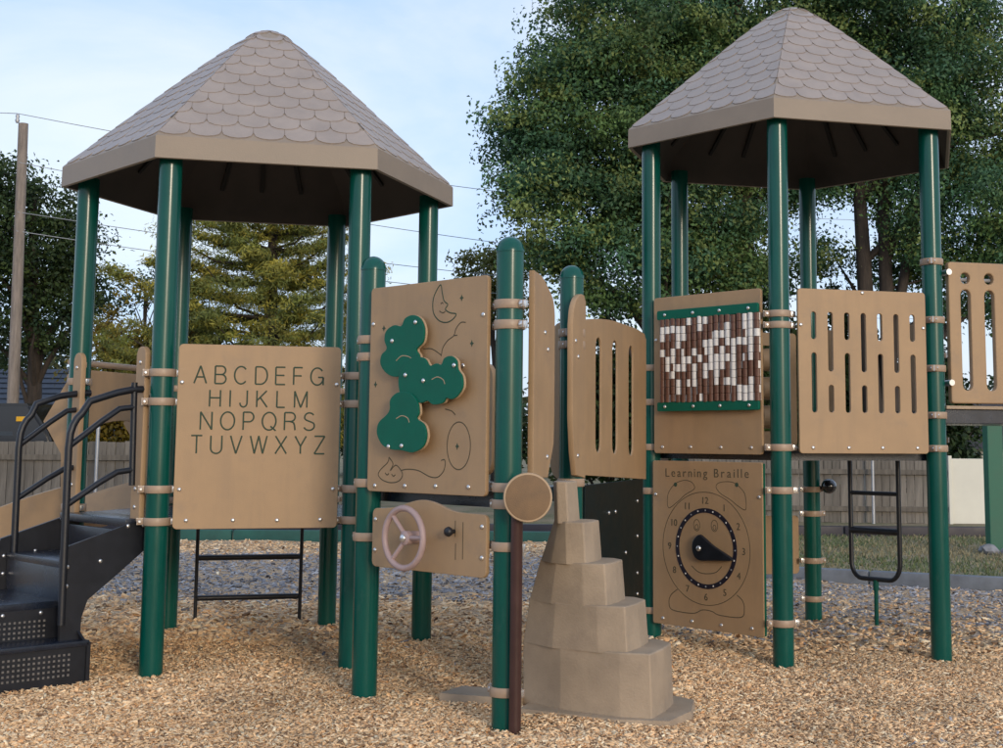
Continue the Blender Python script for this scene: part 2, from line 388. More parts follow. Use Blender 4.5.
# ================================================================== PLAY STRUCTURE
def post_mesh(z0, z1, dome):
    bm = bmesh.new()
    if dome:
        prof = [(PR, z0), (PR, z1-.075), (PR+.003, z1-.074), (PR+.003, z1-.06)] + [(PR*math.cos(a), z1-.06+.06*math.sin(a)) for a in np.linspace(.15, 1.45, 7)]
    else: prof = [(PR, z0), (PR, z1)]
    add_lathe(bm, prof, 36)
    return bm_mesh(bm, 'post', 50)
def collar_mesh():
    bm = bmesh.new(); R = PR+.001
    n = 28; o, i = R+.009, R
    add_lathe(bm, [(i, -.021), (o-.002, -.021), (o, -.017), (o, .017), (o-.002, .021), (i, .021)], n, caps=False)
    for s in (-1, 1): add_box(bm, (0, s*(o+.014), 0), (.034, .032, .036), bev=.004)
    nf = len(bm.faces)
    for s in (-1, 1):
        for sx in (-1, 1): add_lathe(bm, [(.009, 0), (.009, .004), (.006, .007)], 8, T(sx*.0165, s*(o+.015), 0) @ Matrix.Rotation(sx*math.pi/2, 4, 'Y'))
        add_box(bm, (0, s*(o+.015), 0), (.004, .0335, .0375))
    bm.faces.ensure_lookup_table()
    for f_ in bm.faces[nf:]: f_.material_index = 1 if len(f_.verts) > 0 else 0
    return bm_mesh(bm, 'clamp', 40)
ME_collar = collar_mesh(); ME_collar.materials.append(M_clamp); ME_collar.materials.append(M_bolt)
def clamp(post, P, z, ang): put('clamp', ME_collar, None, post, T(P[0], P[1], z) @ Matrix.Rotation(ang, 4, 'Z'))
def ang(A, B): return math.atan2(B[1]-A[1], B[0]-A[0]) - math.pi/2

RR = 1.222
def roof_r_z(r): return 1.2196 - .8817*math.sqrt(r*r + .13**2)
def roof_pt(face, s, r, th, off=0, z0=0, c=(0, 0)):
    """point on roof face: s in [-1,1] across, r = hex ring radius"""
    a0 = th + face*math.pi/3; a1 = a0 + math.pi/3
    p0 = Vector((math.cos(a0), math.sin(a0))); p1 = Vector((math.cos(a1), math.sin(a1)))
    q = p0*(1-s)/2 + p1*(1+s)/2
    b = max(0, min(1, (r-.06)/.30)); b = b*b*(3-2*b)
    circ = q.normalized()*.93
    q = q*b + circ*(1-b)
    mid = (p0+p1).normalized(); k = .8817*r/math.sqrt(r*r+.13**2)/.866
    nl = math.sqrt(1+k*k); nx = mid*(k/nl); nz = 1/nl
    return Vector((c[0]+q.x*r+nx.x*off, c[1]+q.y*r+nx.y*off, z0+roof_r_z(r)+nz*off))
def make_tower(c, H, th, zeb, label):
    root = thing('play_tower', (c[0], c[1], gz(*c)), label, 'play tower')
    posts = []
    for P in H:
        me = post_mesh(gz(*P)-.35, zeb+.06, False); me.materials.append(M_post)
        for v in me.vertices: pass
        posts.append(put('post', me, None, root, T(P[0], P[1], 0)))
    # roof shell with fascia
    bm = bmesh.new(); radii = [RR, 1.1, .95, .8, .65, .5, .38, .28, .2, .13, .07, .02]
    NS = 6
    def ring(r, off, fn=None):
        return [bm.verts.new(fn(f, -1+2*k/NS) if fn else roof_pt(f, -1+2*k/NS, r, th, off, zeb, c)) for f in range(6) for k in range(NS)]
    def hexpt(r, z):
        def g(f, s):
            a0 = th+f*math.pi/3; a1 = a0+math.pi/3
            return Vector((c[0]+r*((1-s)/2*math.cos(a0)+(1+s)/2*math.cos(a1)), c[1]+r*((1-s)/2*math.sin(a0)+(1+s)/2*math.sin(a1)), z))
        return g
    rings = [ring(r, 0) for r in radii]
    def bridge(A, B, mi=0):
        n = len(A)
        for k in range(n):
            f = bm.faces.new((A[k], A[(k+1) % n], B[(k+1) % n], B[k])); f.material_index = mi
    for a, b in zip(rings, rings[1:]): bridge(a, b)
    bm.faces.new(rings[-1])
    e1 = ring(0, 0, hexpt(RR+.006, zeb+.128)); e2 = ring(0, 0, hexpt(RR+.008, zeb+.004)); e3 = ring(0, 0, hexpt(RR-.004, zeb)); e4 = ring(0, 0, hexpt(RR-.022, zeb+.004))
    bridge(e1, rings[0]); bridge(e2, e1); bridge(e3, e2); bridge(e4, e3)
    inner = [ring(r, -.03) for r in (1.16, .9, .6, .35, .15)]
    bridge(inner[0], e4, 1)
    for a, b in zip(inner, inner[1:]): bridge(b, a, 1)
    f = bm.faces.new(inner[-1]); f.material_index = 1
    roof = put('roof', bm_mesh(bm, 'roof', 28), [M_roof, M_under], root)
    # moulded ribs under the roof
    for f in range(6):
        for s in (-.5, 0, .5):
            bm = bmesh.new(); A = roof_pt(f, s, 1.10, th, -.032, zeb, c); B = roof_pt(f, s, .42, th, -.032, zeb, c)
            dr = (B-A).normalized(); sd_ = dr.cross(Vector((0, 0, 1))).normalized()*.014; dn = Vector((0, 0, -.045))
            add_prism(bm, [A-sd_, A+sd_, A+sd_+dn*.4, A-sd_+dn*.4], [B-sd_, B+sd_, B+sd_+dn, B-sd_+dn])
            put('roof_rib', bm_mesh(bm), M_rib, roof)
    # scalloped shingles, each its own piece
    ROWS = 12; r_lo, r_hi = 1.219, .06
    for f in range(6):
        for j in range(ROWS):
            ra = r_lo + (r_hi-r_lo)*(j/ROWS)           # lower tip
            dr = (r_lo-r_hi)/ROWS
            rb = ra - dr*1.35                          # hidden under the row above
            rb = max(.012, rb)
            hw = RR*.5*((ra-dr*.5)/RR)                 # half width of the face at this row
            wd = RR/7.0; nn = hw*2/wd
            st = .5*wd if j % 2 else 0
            k0 = math.ceil((-hw-st)/wd-.5)
            k1 = math.floor((hw-st)/wd+.5)
            for k in range(k0, k1+1):
                uc = k*wd+st; bot = []; NA = 7
                top = []
                for q in range(NA):
                    a = math.pi*q/(NA-1); u = uc - wd*.492*math.cos(a)
                    r = ra + dr*.50*(1-math.sin(a)**.8)*-1
                    bot.append((u, r, .0055))
                for u in (uc+wd*.492, uc-wd*.492): top.append((u, rb, .001))
                poly = bot + top; V = []; 
                us = [max(-1, min(1, u/(RR*.5*max(r, .02)/RR))) for u, r, o in poly]
                if max(us)-min(us) < .06 or (min(us) >= .999) or (max(us) <= -.999): continue
                for (u, r, o), s in zip(poly, us): V.append(roof_pt(f, s, r, th, o+random.uniform(-.0006, .0006), zeb, c))
                for (u, r, o), s in zip(bot, us): V.append(roof_pt(f, s, r, th, -.004, zeb, c))
                faces = [tuple(range(len(poly)))] + [(i, len(poly)+i, len(poly)+i+1, i+1) for i in range(NA-1)]
                put('shingle', mesh_from(V, faces), M_shingle, roof)
    return root, posts, roof
def hex_deck(root, H, z, c, th=.075):
    bm = bmesh.new(); q = [Vector((p[0]+(c[0]-p[0])*.06, p[1]+(c[1]-p[1])*.06, 0)) for p in H]
    add_prism(bm, [p+Vector((0, 0, z-th)) for p in q], [p+Vector((0, 0, z)) for p in q])
    return put('deck', bm_mesh(bm), M_deck, root)
C1 = (-1.929, 8.299); C2 = (1.634, 9.115)
tower1, posts1, roof1 = make_tower(C1, H1, -1.849, Z1, 'six-sided green and tan play tower with alphabet panel, black stairs and shingled roof')
tower2, posts2, roof2 = make_tower(C2, H2, -2.891, Z2, 'taller six-sided play tower with bead, clock and slotted panels under shingled roof')
hex_deck(tower1, H1, D1+.01, C1, .035); hex_deck(tower2, H2, D2, C2)

# ---- alphabet panel
F = Frame(H1[0], H1[1])
pan = put('alphabet_panel', plate(rrect(-.448, .440, .785, 1.80, .025), thick=.022), M_tan, tower1, F.M)
ROWSL = [('ABCDEFG', -.362, .345, 1.583, .097), ('HIJKLM', -.275, .255, 1.455, .092), ('NOPQRS', -.320, .300, 1.328, .098), ('TUVWXYZ', -.366, .360, 1.197, .098)]
for body, x0, x1, yb, hh in ROWSL:
    tot = sum(GLYPH[ch][0] for ch in body)*hh; gap = ((x1-x0)-tot)/(len(body)-1); x = x0
    for ch in body:
        o = put('letter', line_mesh([[(a*hh, b*hh) for a, b in sg_] for st_ in GLYPH[ch][1] for sg_ in split_sharp(st_)], .0088), M_letter, pan, F.at(x, yb, .0115)); x += GLYPH[ch][0]*hh + gap
bolts(pan, F, [(-.377, .832), (-.128, .831), (.11, .829), (.346, .831), (-.425, 1.587), (.418, 1.587), (-.418, 1.0), (.412, 1.0)], .011)
for P, i in ((H1[0], 0), (H1[1], 1)):
    for z in (1.64, 1.48, 1.00, .825): clamp(posts1[i], P, z, ang(H1[0], H1[1]))
for i in (2, 3, 4, 5):
    for z in (1.62, .86): clamp(posts1[i], H1[i], z, ang(H1[i], H1[(i+1) % 6]))

# ---- middle section
CM = (-.35, 7.0)
mid = thing('activity_deck', (*CM, 0), 'low uncovered deck between the towers with leaf panel, steering wheel and climber entry', 'play deck')
mposts = []
for P in (PA, PB, PC):
    me = post_mesh(-.35, ZM, True); me.materials.append(M_post); mposts.append(put('post', me, None, mid, T(P[0], P[1], 0)))
bm = bmesh.new(); q = [(-1.10, 7.50), (-.93, 6.80), (-.25, 6.14), (.0, 7.03), (-.85, 8.42)]
add_prism(bm, [(x, y, DM-.075) for x, y in q], [(x, y, DM) for x, y in q]); put('deck', bm_mesh(bm), M_deck, mid)
F = Frame(PA, PB)
lp = put('leaf_panel', plate(rrect(-.430, .432, 1.022, 2.045, .022), thick=.022), M_tan, mid, F.M)
CL_A = [(-.054,1.883),(.002,1.863),(.034,1.81),(.025,1.747),(-.021,1.713),(.002,1.681),(-.005,1.631),(-.06,1.6),(-.173,1.585),(-.245,1.606),(-.291,1.65),(-.286,1.697),(-.246,1.727),(-.265,1.77),(-.252,1.816),(-.195,1.841),(-.137,1.834),(-.11,1.87)]
CL_B = [(.003,1.676),(.053,1.665),(.086,1.631),(.135,1.64),(.172,1.633),(.193,1.663),(.24,1.671),(.277,1.647),(.286,1.607),(.315,1.576),(.321,1.524),(.288,1.484),(.25,1.468),(.21,1.474),(.184,1.451),(.118,1.445),(.077,1.463),(.023,1.454),(-.047,1.484),(-.118,1.498),(-.139,1.544),(-.135,1.598),(-.094,1.648),(-.052,1.672)]
CL_C = [(-.108,1.51),(-.038,1.501),(.013,1.459),(.025,1.405),(.01,1.379),(.062,1.352),(.083,1.298),(.057,1.245),(-.016,1.218),(-.1,1.228),(-.17,1.231),(-.243,1.252),(-.288,1.307),(-.276,1.362),(-.219,1.398),(-.194,1.426),(-.192,1.471),(-.156,1.5)]
for i, (cl, wo) in enumerate(((CL_A, .050), (CL_B, .058), (CL_C, .066))):
    cl2 = spline(cl, 4, True)                              # standing proud of the panel
    g = put('leaf_cloud', plate(cl2, thick=.010, bev=.002), M_green, lp, F.at(0, 0, wo))
    put('leaf_cloud_core', plate([(u+.004, v) for u, v in cl2], thick=.012, bev=.002), M_tancore, lp, F.at(0, 0, wo-.0115))
    cxm = sum(p[0] for p in cl2)/len(cl2); cym = sum(p[1] for p in cl2)/len(cl2)
    bm = bmesh.new(); add_lathe(bm, [(.022, 0), (.022, wo-.02)], 14); put('spacer', bm_mesh(bm), M_black, lp, F.at(cxm, cym, .01))
    bp = {0: [(-.027, 1.846), (-.201, 1.763)], 1: [(-.086, 1.591), (.048, 1.56), (.265, 1.626)], 2: [(-.193, 1.245), (-.094, 1.249)]}[i]
    bolts(lp, F, bp, wo+.0055)
    av = {0: [(-.169,1.664),(-.127,1.686),(-.07,1.679),(-.042,1.659)], 1: [(.107,1.564),(.147,1.575),(.187,1.562),(.201,1.54)], 2: [(-.141,1.38),(-.099,1.394),(-.056,1.383),(-.042,1.361)]}[i]
    put('leaf_vein', line_mesh([spline(av, 5)], .005), M_tancore, lp, F.at(0, 0, wo+.0055))
MOON = [(.1,2.024),(.058,1.978),(.046,1.932),(.056,1.884),(.096,1.849),(.148,1.838),(.191,1.85),(.216,1.874),(.173,1.883),(.138,1.902),(.155,1.924),(.128,1.944),(.113,1.986)]
put('moon_outline', line_mesh([spline(MOON, 4, True)], .0065, True), M_letter, lp, F.at(0, 0, .0115))
LN = [spline([(.095,1.896),(.121,1.886),(.138,1.893)], 4), spline([(.104,1.93),(.114,1.936),(.122,1.93)], 3), spline([(.284,1.83),(.25,1.832),(.217,1.805),(.201,1.772),(.159,1.751),(.125,1.718),(.114,1.678)], 5), spline([(.201,1.772),(.226,1.773)], 2),
      spline([(-.015,1.718),(.047,1.715),(.114,1.683)], 4), spline([(.148,1.425),(.196,1.414),(.22,1.396)], 4),
      spline([(-.168,1.129),(-.118,1.136),(-.038,1.131),(.041,1.105),(.099,1.102),(.14,1.128),(.154,1.16),(.150,1.185),(.125,1.182)], 5),
      spline([(-.262,1.192),(-.272,1.166),(-.323,1.132),(-.343,1.105),(-.31,1.08),(-.248,1.068),(-.187,1.076),(-.157,1.103),(-.168,1.129),(-.209,1.154),(-.25,1.127),(-.23,1.16),(-.262,1.192)], 5),
      [(.247+.081*math.cos(a), 1.252+.111*math.sin(a)) for a in np.linspace(0, 2*math.pi, 40)],
      spline([(-.29,1.115),(-.275,1.105),(-.26,1.113)], 3), spline([(-.24,1.11),(-.225,1.10),(-.21,1.108)], 3)]
put('engraved_drawing', line_mesh(LN, .0055), M_engrave, lp, F.at(0, 0, .0115))
for u, v in ((.253,1.949),(.328,1.729),(-.323,1.835),(-.38,1.554),(.237,1.249)):
    st = [(u+(.017 if k % 2 == 0 else .008)*.8*math.cos(math.pi*k/4), v+(.017 if k % 2 == 0 else .008)*math.sin(math.pi*k/4)) for k in range(8)]
    put('star', plate(st, thick=.002, bev=.0003), M_letter, lp, F.at(0, 0, .0112))
bolts(lp, F, [(-.366,1.05),(-.135,1.055),(.09,1.06),(.32,1.062),(-.405,1.86),(.405,1.86),(.27,1.626),(-.013,1.841)], .011)
# steering panel
top = spline([(-.30,.942),(-.2,.952),(-.08,.982),(.0,.992),(.09,.980),(.20,.950),(.3,.942)], 5)
wpan = put('steering_panel', plate(rrect(-.380, .442, .655, .94, .03)[:12] + top[::-1] + rrect(-.380, .442, .655, .94, .03)[12:], thick=.022), M_tan, mid, F.M)
bolts(wpan, F, [(-.355,.885),(-.355,.735),(.415,.885),(.415,.745)], .011)
bm = bmesh.new()
def torus(bm, R, r, n=40, m=10):
    vs = [[bm.verts.new(((R+r*math.cos(2*math.pi*j/m))*math.cos(2*math.pi*i/n), (R+r*math.cos(2*math.pi*j/m))*math.sin(2*math.pi*i/n), r*math.sin(2*math.pi*j/m))) for j in range(m)] for i in range(n)]
    for i in range(n):
        for j in range(m): bm.faces.new((vs[i][j], vs[(i+1) % n][j], vs[(i+1) % n][(j+1) % m], vs[i][(j+1) % m]))
torus(bm, .140, .0155)
for a in (2.25, 4.05, 0.05): add_tube(bm, [(.02*math.cos(a), .02*math.sin(a), -.018), (.138*math.cos(a), .138*math.sin(a), 0)], .011, 8)
add_lathe(bm, [(.03, -.09), (.03, -.03), (.034, -.03), (.034, -.005), (.02, .004)], 18)
WU = -.112+.085
wh = put('steering_wheel', bm_mesh(bm, 'wheel', 40), M_wheel, wpan, F.at(WU, .815, .105))
put('hub_bolt', ME_bolt, None, wh, F.at(WU, .815, .108) @ Matrix.Scale(1.7, 4))
bm = bmesh.new(); add_lathe(bm, [(.010, 0), (.010, .018), (.019, .024), (.024, .036), (.019, .049), (.008, .055)], 18)
put('gear_knob', bm_mesh(bm, 'knob', 50), M_black, wpan, F.at(.225, .855, .011))
put('gear_slots', line_mesh([[(.232, .905), (.232, .83)], [(.236, .80), (.236, .725)], [(.285, .80), (.285, .73)], [(.285, .80), (.285, .90)]], .005), M_engrave, wpan, F.at(0, 0, .0115))
for i, P, zs in ((0, PA, (1.788, 1.70, 1.06, .79)), (1, PB, (1.905, 1.81, 1.065, .99, .80, .16)), (2, PC, (1.855, 1.79, 1.058))):
    for z in zs: clamp(mposts[i], P, z, ang(PA, PB) if i < 2 else ang(PB, PC))
# climber entry flanks between the second and third post
F = Frame(PB, PC, .055)
fl1 = [(-.36, 1.10), (-.12, 1.10), (-.09, 1.16), (-.03, 1.26), (-.02, 1.40), (-.02, 1.88)] + spline([(-.02, 1.90), (-.05, 1.975), (-.14, 2.03), (-.24, 2.07), (-.36, 2.085)], 4)
fl2 = [(.30, 1.40), (.33, 1.22), (.38, 1.10), (.555, 1.08), (.555, 2.03)] + spline([(.52, 2.06), (.46, 2.06), (.38, 2.03), (.32, 1.97), (.295, 1.88)], 4)
for nm, fl in (('entry_board', fl1), ('entry_board', fl2)):
    eb = put(nm, plate(fl, thick=.03, bev=.005), M_tan, mid, F.M)
    uu = sum(p[0] for p in fl)/len(fl); bolts(eb, F, [(uu, 1.2), (uu, 1.72), (uu-.05, 1.80)], .015)
F = Frame(PC, H1[2], .05)
for a0, a1, zt in ((-.84, -.62, 1.93), (.05, .28, 1.74)):
    put('rear_board', plate(rrect(a0, a1, 1.07, zt, .09), thick=.03, bev=.005), M_tan, mid, F.M)
# slatted side barrier towards the tall tower
F = Frame(PC, H2[0], 0)
out = [(-.70, 1.09), (.76, 1.03), (.77, 1.95)] + spline([(.72, 1.985), (.5, 2.0), (.22, 2.002), (-.1, 2.0), (-.372, 1.985), (-.62, 1.962), (-.70, 1.95)], 4)
hol = [stadium(-.423, 1.21, 1.875, .12), stadium(-.05, 1.20, 1.885, .12), stadium(.349, 1.185, 1.882, .12)]
brr = put('slotted_barrier', plate(out, hol, thick=.012, bev=.002), M_tan, mid, F.M)
sk = put('skirt_panel', plate(rrect(-.70, .66, .24, 1.035, .01), thick=.02, bev=.002), M_skirt, mid, F.at(0, 0, .0))
bolts(sk, F, [(.50, .9), (.50, .68), (.50, .45), (.50, .32), (-.2, .86), (-.05, .86), (-.3, .55), (.2, .6)], .010)

# talking tube
tt = thing('talk_tube', (-.20, 5.945, 0), 'brown talking pipe with round tan mouthpiece clamped to the nearest post', 'talk tube')
bm = bmesh.new(); add_tube(bm, [(-.200, 5.945, -.2), (-.200, 5.945, .94), (-.190, 5.935, .98), (-.165, 5.91, 1.02)], .027, 16); put('pipe', bm_mesh(bm, 'p', 40), M_brown, tt)
dirv = Vector((.10, -.99, .06)).normalized(); Mq = T(-.150, 5.885, 1.026) @ dirv.to_track_quat('Z', 'Y').to_matrix().to_4x4()
bm = bmesh.new(); add_lathe(bm, [(.03, -.05), (.098, -.022), (.108, -.014), (.110, 0), (.107, .006), (.100, .007)], 40); mp_ = put('mouthpiece', bm_mesh(bm, 'mp', 40), M_tancore, tt, Mq)
bm = bmesh.new(); add_lathe(bm, [(.1005, .005), (.1003, .0085), (.09, .010)], 40); face_ = put('speaker_plate', bm_mesh(bm, 'sp', 30), mat('mouthpiece_tan', (.19, .11, .05), .6, .15, 14, bump=.2, bscale=200), tt, Mq)

# ---- rock climber
Md = Vector((-.099, 6.538, 0)); cd = Vector((.285, .959, 0)); cn = Vector((.959, -.285, 0))
def cl(n, d, z): return Md + cn*n + cd*d + Vector((0, 0, z))
climber = thing('step_climber', tuple(Md + cn*.35), 'tan moulded plastic stepped climber rising beside the front post', 'climber')
TI = [(.118, .135, .212, .10, .885, 1.080), (.125, .180, .320, .13, .695, .890), (.055, .265, .434, .16, .505, .700), (.0, .335, .545, .19, .300, .510), (-.03, .445, .668, .22, -.10, .305)]
def tier_poly(Lf, Rg, Rt, W, z):
    f = lambda n, d: (n + .29*(-d-.2), d)                   # corners at their own depth
    rf = Rg + .66*(Rt-Rg)
    pts = [f(Lf, .0), f(Lf*.60+Rg*.40, -W*.66), f(Rg, -W), f(rf, -W*.97), f(Rt, -.03), (Rt-.05, W*.7), (rf-.05, W*1.1), (Rg-.05, W*1.15), (Lf-.06, W*.9)]
    return [cl(a, b, z) for a, b in pts]
for i, (Lf, Rg, Rt, W, z0, z1) in enumerate(TI):
    bm = bmesh.new(); Lb = TI[i+1][0] if i < 4 else Lf
    add_prism(bm, tier_poly(Lb, Rg+.008, Rt+.014, W+.012, z0-.004), tier_poly(Lf, Rg, Rt, W, z1))
    bmesh.ops.recalc_face_normals(bm, faces=bm.faces)
    bmesh.ops.bevel(bm, geom=[e_ for e_ in bm.edges if max(v.co.z for v in e_.verts) > z1-.01], offset=.007, segments=2, affect='EDGES', profile=.5)
    put('step', bm_mesh(bm, 'step', 12), M_climb, climber)
bm = bmesh.new(); add_prism(bm, [cl(a, b, -.1) for a, b in ((-.05, -.20), (.45, -.30), (.70, -.26), (.76, 0), (.72, .3), (.5, .42), (-.05, .35))], [cl(a, b, .018) for a, b in ((-.04, -.19), (.45, -.29), (.69, -.25), (.745, 0), (.705, .28), (.5, .4), (-.04, .33))])
put('base_flange', bm_mesh(bm), M_climb, climber)
fl = thing('ground_plate', (-.46, 6.72, 0), 'grey rubber mat half buried in mulch left of the climber', 'mat')
bm = bmesh.new(); add_prism(bm, [(-.60, 6.66, -.06), (-.20, 6.50, -.06), (-.14, 6.70, -.06), (-.5, 6.86, -.06)], [(-.60, 6.66, .032), (-.20, 6.50, .036), (-.14, 6.70, .036), (-.5, 6.86, .032)])
put('mat', bm_mesh(bm), M_climb, fl)

# ---- tall tower panels
F = Frame(H2[0], H2[1])
bp_ = put('bead_panel', plate(rrect(-.447, .442, 1.200, 2.234, .022), thick=.022), M_tan, tower2, F.M)
for z0, z1 in ((2.078, 2.140), (1.474, 1.534)):
    gb = put('green_bar', plate(rrect(-.43, .40, z0, z1, .012), thick=.022, bev=.003), M_green, bp_, F.at(.05, 0, .045))
    bolts(gb, F, [(-.36+.05, (z0+z1)/2), (-.12+.05, (z0+z1)/2), (.10+.05, (z0+z1)/2), (.33+.05, (z0+z1)/2)], .056)
def bead_mesh(front):
    r, hh = .0205, .0235; n = 12; V = []; Fc = []; mi = []
    for z in (-hh, hh):
        for k in range(n): V.append((r*math.cos(2*math.pi*k/n), z, r*math.sin(2*math.pi*k/n)))
    for k in range(n):
        Fc.append((k, (k+1) % n, n+(k+1) % n, n+k)); mid_a = 2*math.pi*(k+.5)/n
        mi.append(front if math.sin(mid_a) > 0 else 1-front)
    Fc += [tuple(range(n)), tuple(range(2*n-1, n-1, -1))]; mi += [0, 0]
    me = mesh_from(V, Fc); me.materials.append(M_brownb); me.materials.append(M_whiteb); me.polygons.foreach_set('material_index', mi)
    bm = bmesh.new(); bm.from_mesh(me); bmesh.ops.recalc_face_normals(bm, faces=bm.faces); bm.to_mesh(me); bm.free()
    autosmooth(me, 50); return me
MB = [bead_mesh(0), bead_mesh(1)]
WHITE = {0:(1,2,4),1:(1,5,6),2:(1,4,5,7),3:(1,2,3,6,8,9),4:(1,2,4,5,6),5:(0,5,8),6:(4,6,7,8),7:(0,1,5),8:(0,3,6,7),9:(3,4,5,6),10:(2,3,5,6,7,8),11:(2,4,5,6),12:(1,2,3,5,8),13:(3,4,5,6,7,8),14:(3,9,10),15:(0,1,3,5,9,10),16:(0,1,2,3,4,5,8,9,10),17:(2,)}
for c_ in range(18):
    u = -.388+.05 + c_*(.775/17)
    bm = bmesh.new(); add_tube(bm, [(u, 1.53, .042), (u, 2.085, .042)], .005, 6); put('rod', bm_mesh(bm), M_steel, bp_, F.M)
    jo = random.uniform(-.008, .004)
    for r_ in range(11):
        v = 2.056 - r_*.0499 + jo
        a = random.uniform(-.5, .5) if random.random() < .85 else random.uniform(-1.3, 1.3)
        put('bead', MB[1 if r_ in WHITE[c_] else 0], None, bp_, F.at(u, v, .042) @ Matrix.Rotation(a, 4, 'Y'))
bolts(bp_, F, [(-.37, 1.24), (-.13, 1.242), (.12, 1.242), (.36, 1.242), (-.425, 1.95), (.42, 1.95)], .011)
# clock panel
ck = put('clock_panel', plate(rrect(-.459, .440, .098, 1.152, .014), thick=.022), M_tan, tower2, F.M)
bm = bmesh.new(); add_box(bm, (.4425, .625, -.004), (.006, 1.04, .013)); put('edge_strip', bm_mesh(bm), M_green, ck, F.M)
x = -.345
for word, x0, x1 in (('Learning', -.345, .006), ('Braille', .062, .337)):
    ms = [text_mesh(ch, .080, .001, -.0004) for ch in word]; bb = [(min(v.co.x for v in m_.vertices), max(v.co.x for v in m_.vertices)) for m_ in ms]
    gap = ((x1-x0)-sum(b_-a_ for a_, b_ in bb))/(len(word)-1); x = x0
    for m_, (a_, b_) in zip(ms, bb):
        put('title_letter', m_, M_engrave, ck, F.at(x-a_, 1.048+(x+.345)*.012, .0115)); x += b_-a_+gap
CC = (-.010, .604)
def ell(cx, cy, a, b, n=64): return [(cx+a*math.cos(t), cy+b*math.sin(t)) for t in np.linspace(0, 2*math.pi, n, endpoint=False)]
art = [ell(CC[0]-.004, CC[1], .356, .354), spline([(-.32,.847),(-.33,.913),(-.309,.961),(-.262,1.005),(-.19,1.028),(-.129,1.02),(-.099,.99),(-.11,.97),(-.181,.934),(-.242,.889)], 5, True),
       spline([(.311,.861),(.307,.95),(.27,.993),(.214,1.025),(.137,1.027),(.089,1.014),(.079,.987),(.117,.951),(.193,.916),(.25,.881)], 5, True), ell(-.083, .746, .026, .036, 20), ell(.062, .749, .026, .036, 20), ell(-.083, .735, .012, .016, 12), ell(.062, .738, .012, .016, 12)]
put('clock_outline', line_mesh(art, .0045, True), M_engrave, ck, F.at(0, 0, .0115))
put('clock_lines', line_mesh([spline([(-.128,.487),(-.072,.453),(-.007,.446),(.069,.46),(.118,.5)], 6), spline([(-.246,.33),(-.304,.287),(-.319,.235),(-.287,.195),(-.119,.19),(-.041,.218),(.035,.217),(.099,.199),(.267,.203),(.293,.258),(.278,.305),(.237,.334)], 6)], .0055), M_engrave, ck, F.at(0, 0, .0115))
put('hour_ring', plate(ell(CC[0], CC[1], .250, .253), [ell(CC[0], CC[1], .221, .224)], thick=.004, bev=.0006), M_ring, ck, F.at(0, 0, .0115))
for k in range(24):
    a = math.pi/12*k
    bm = bmesh.new(); add_lathe(bm, [(.0055, 0), (.0055, .0015), (.003, .003)], 8); put('ring_dot', bm_mesh(bm), M_whiteb if k % 2 else M_steel, ck, F.at(CC[0]+.2355*math.cos(a), CC[1]+.2385*math.sin(a), .0135))
for k in range(12):
    a = math.pi/2 - (k+1)*math.pi/6; tm = text_mesh(str(k+1), .062, .001); xs = [v.co.x for v in tm.vertices]
    put('numeral', tm, M_engrave, ck, F.at(CC[0]+.302*math.cos(a)-(max(xs)+min(xs))/2, CC[1]+.302*math.sin(a)-.022, .0115))
for u, v in ((-.26, .999), (.242, 1.011)):
    put('bell_dot', plate(ell(u, v, .014, .014, 12), thick=.002, bev=.0003), M_letter, ck, F.at(0, 0, .0115))
hand = spline([(-.065,.690),(-.02,.672),(.05,.628),(.185,.566),(.195,.548),(.175,.54),(.03,.532),(-.05,.527),(-.095,.545),(-.118,.590),(-.112,.648)], 4, True)
hd = put('clock_hand', plate([(u+.02, v) for u, v in hand], thick=.024, bev=.006), M_black, ck, F.at(0, 0, .032))
put('hand_bolt', ME_bolt, None, hd, F.at(-.040, .604, .044) @ Matrix.Scale(1.6, 4))
bolts(ck, F, [(-.37,.135),(-.124,.139),(.112,.139),(.351,.143),(-.43,.93),(.415,.94)], .011)
# slotted panel
F = Frame(H2[1], H2[2])
SL = [(2.085, 1.913), (1.831, 1.460)], [(2.085, 1.714), (1.632, 1.461)]
hol = []
for k in range(7):
    for z1, z0 in SL[k % 2]: hol.append(stadium(-.334+.113*k, z0, z1, .034))
sp_ = put('slotted_panel', plate(rrect(-.438, .439, 1.210, 2.228, .022), hol, thick=.022), M_tan, tower2, F.M)
bolts(sp_, F, [(-.35, 1.245), (-.11, 1.245), (.12, 1.245), (.36, 1.245), (-.42, 2.0), (.42, 2.0), (0, 2.212)], .011)
# rear panel with turning drums, rear ladder boards, low rear panel
F = Frame(H2[4], H2[5])
rp = put('drum_panel', plate(rrect(-.44, .44, 1.25, 2.12, .03), [rrect(-.36, .36, 1.36, 2.02, .03)], thick=.03), M_tan, tower2, F.M)
for r_ in range(3):
    for c_ in range(3):
        bm = bmesh.new(); add_lathe(bm, [(.07, -.11), (.085, -.10), (.09, 0), (.085, .10), (.07, .11)], 16, Matrix.Rotation(math.pi/2, 4, 'Y')); put('drum', bm_mesh(bm, 'd', 50), M_tan, rp, F.at(-.24+.24*c_, 1.47+.22*r_, 0))
lowp = put('low_panel', plate(rrect(-.44, .44, .28, .72, .03), thick=.03), M_tan, tower2, F.M)
F = Frame(H2[3], H2[4])
for u0, u1 in ((-.46, -.26), (.26, .46)):
    eb = put('entry_board', plate(rrect(u0, u1, 1.26, 2.14, .07), thick=.03, bev=.005), M_tan, tower2, F.M)
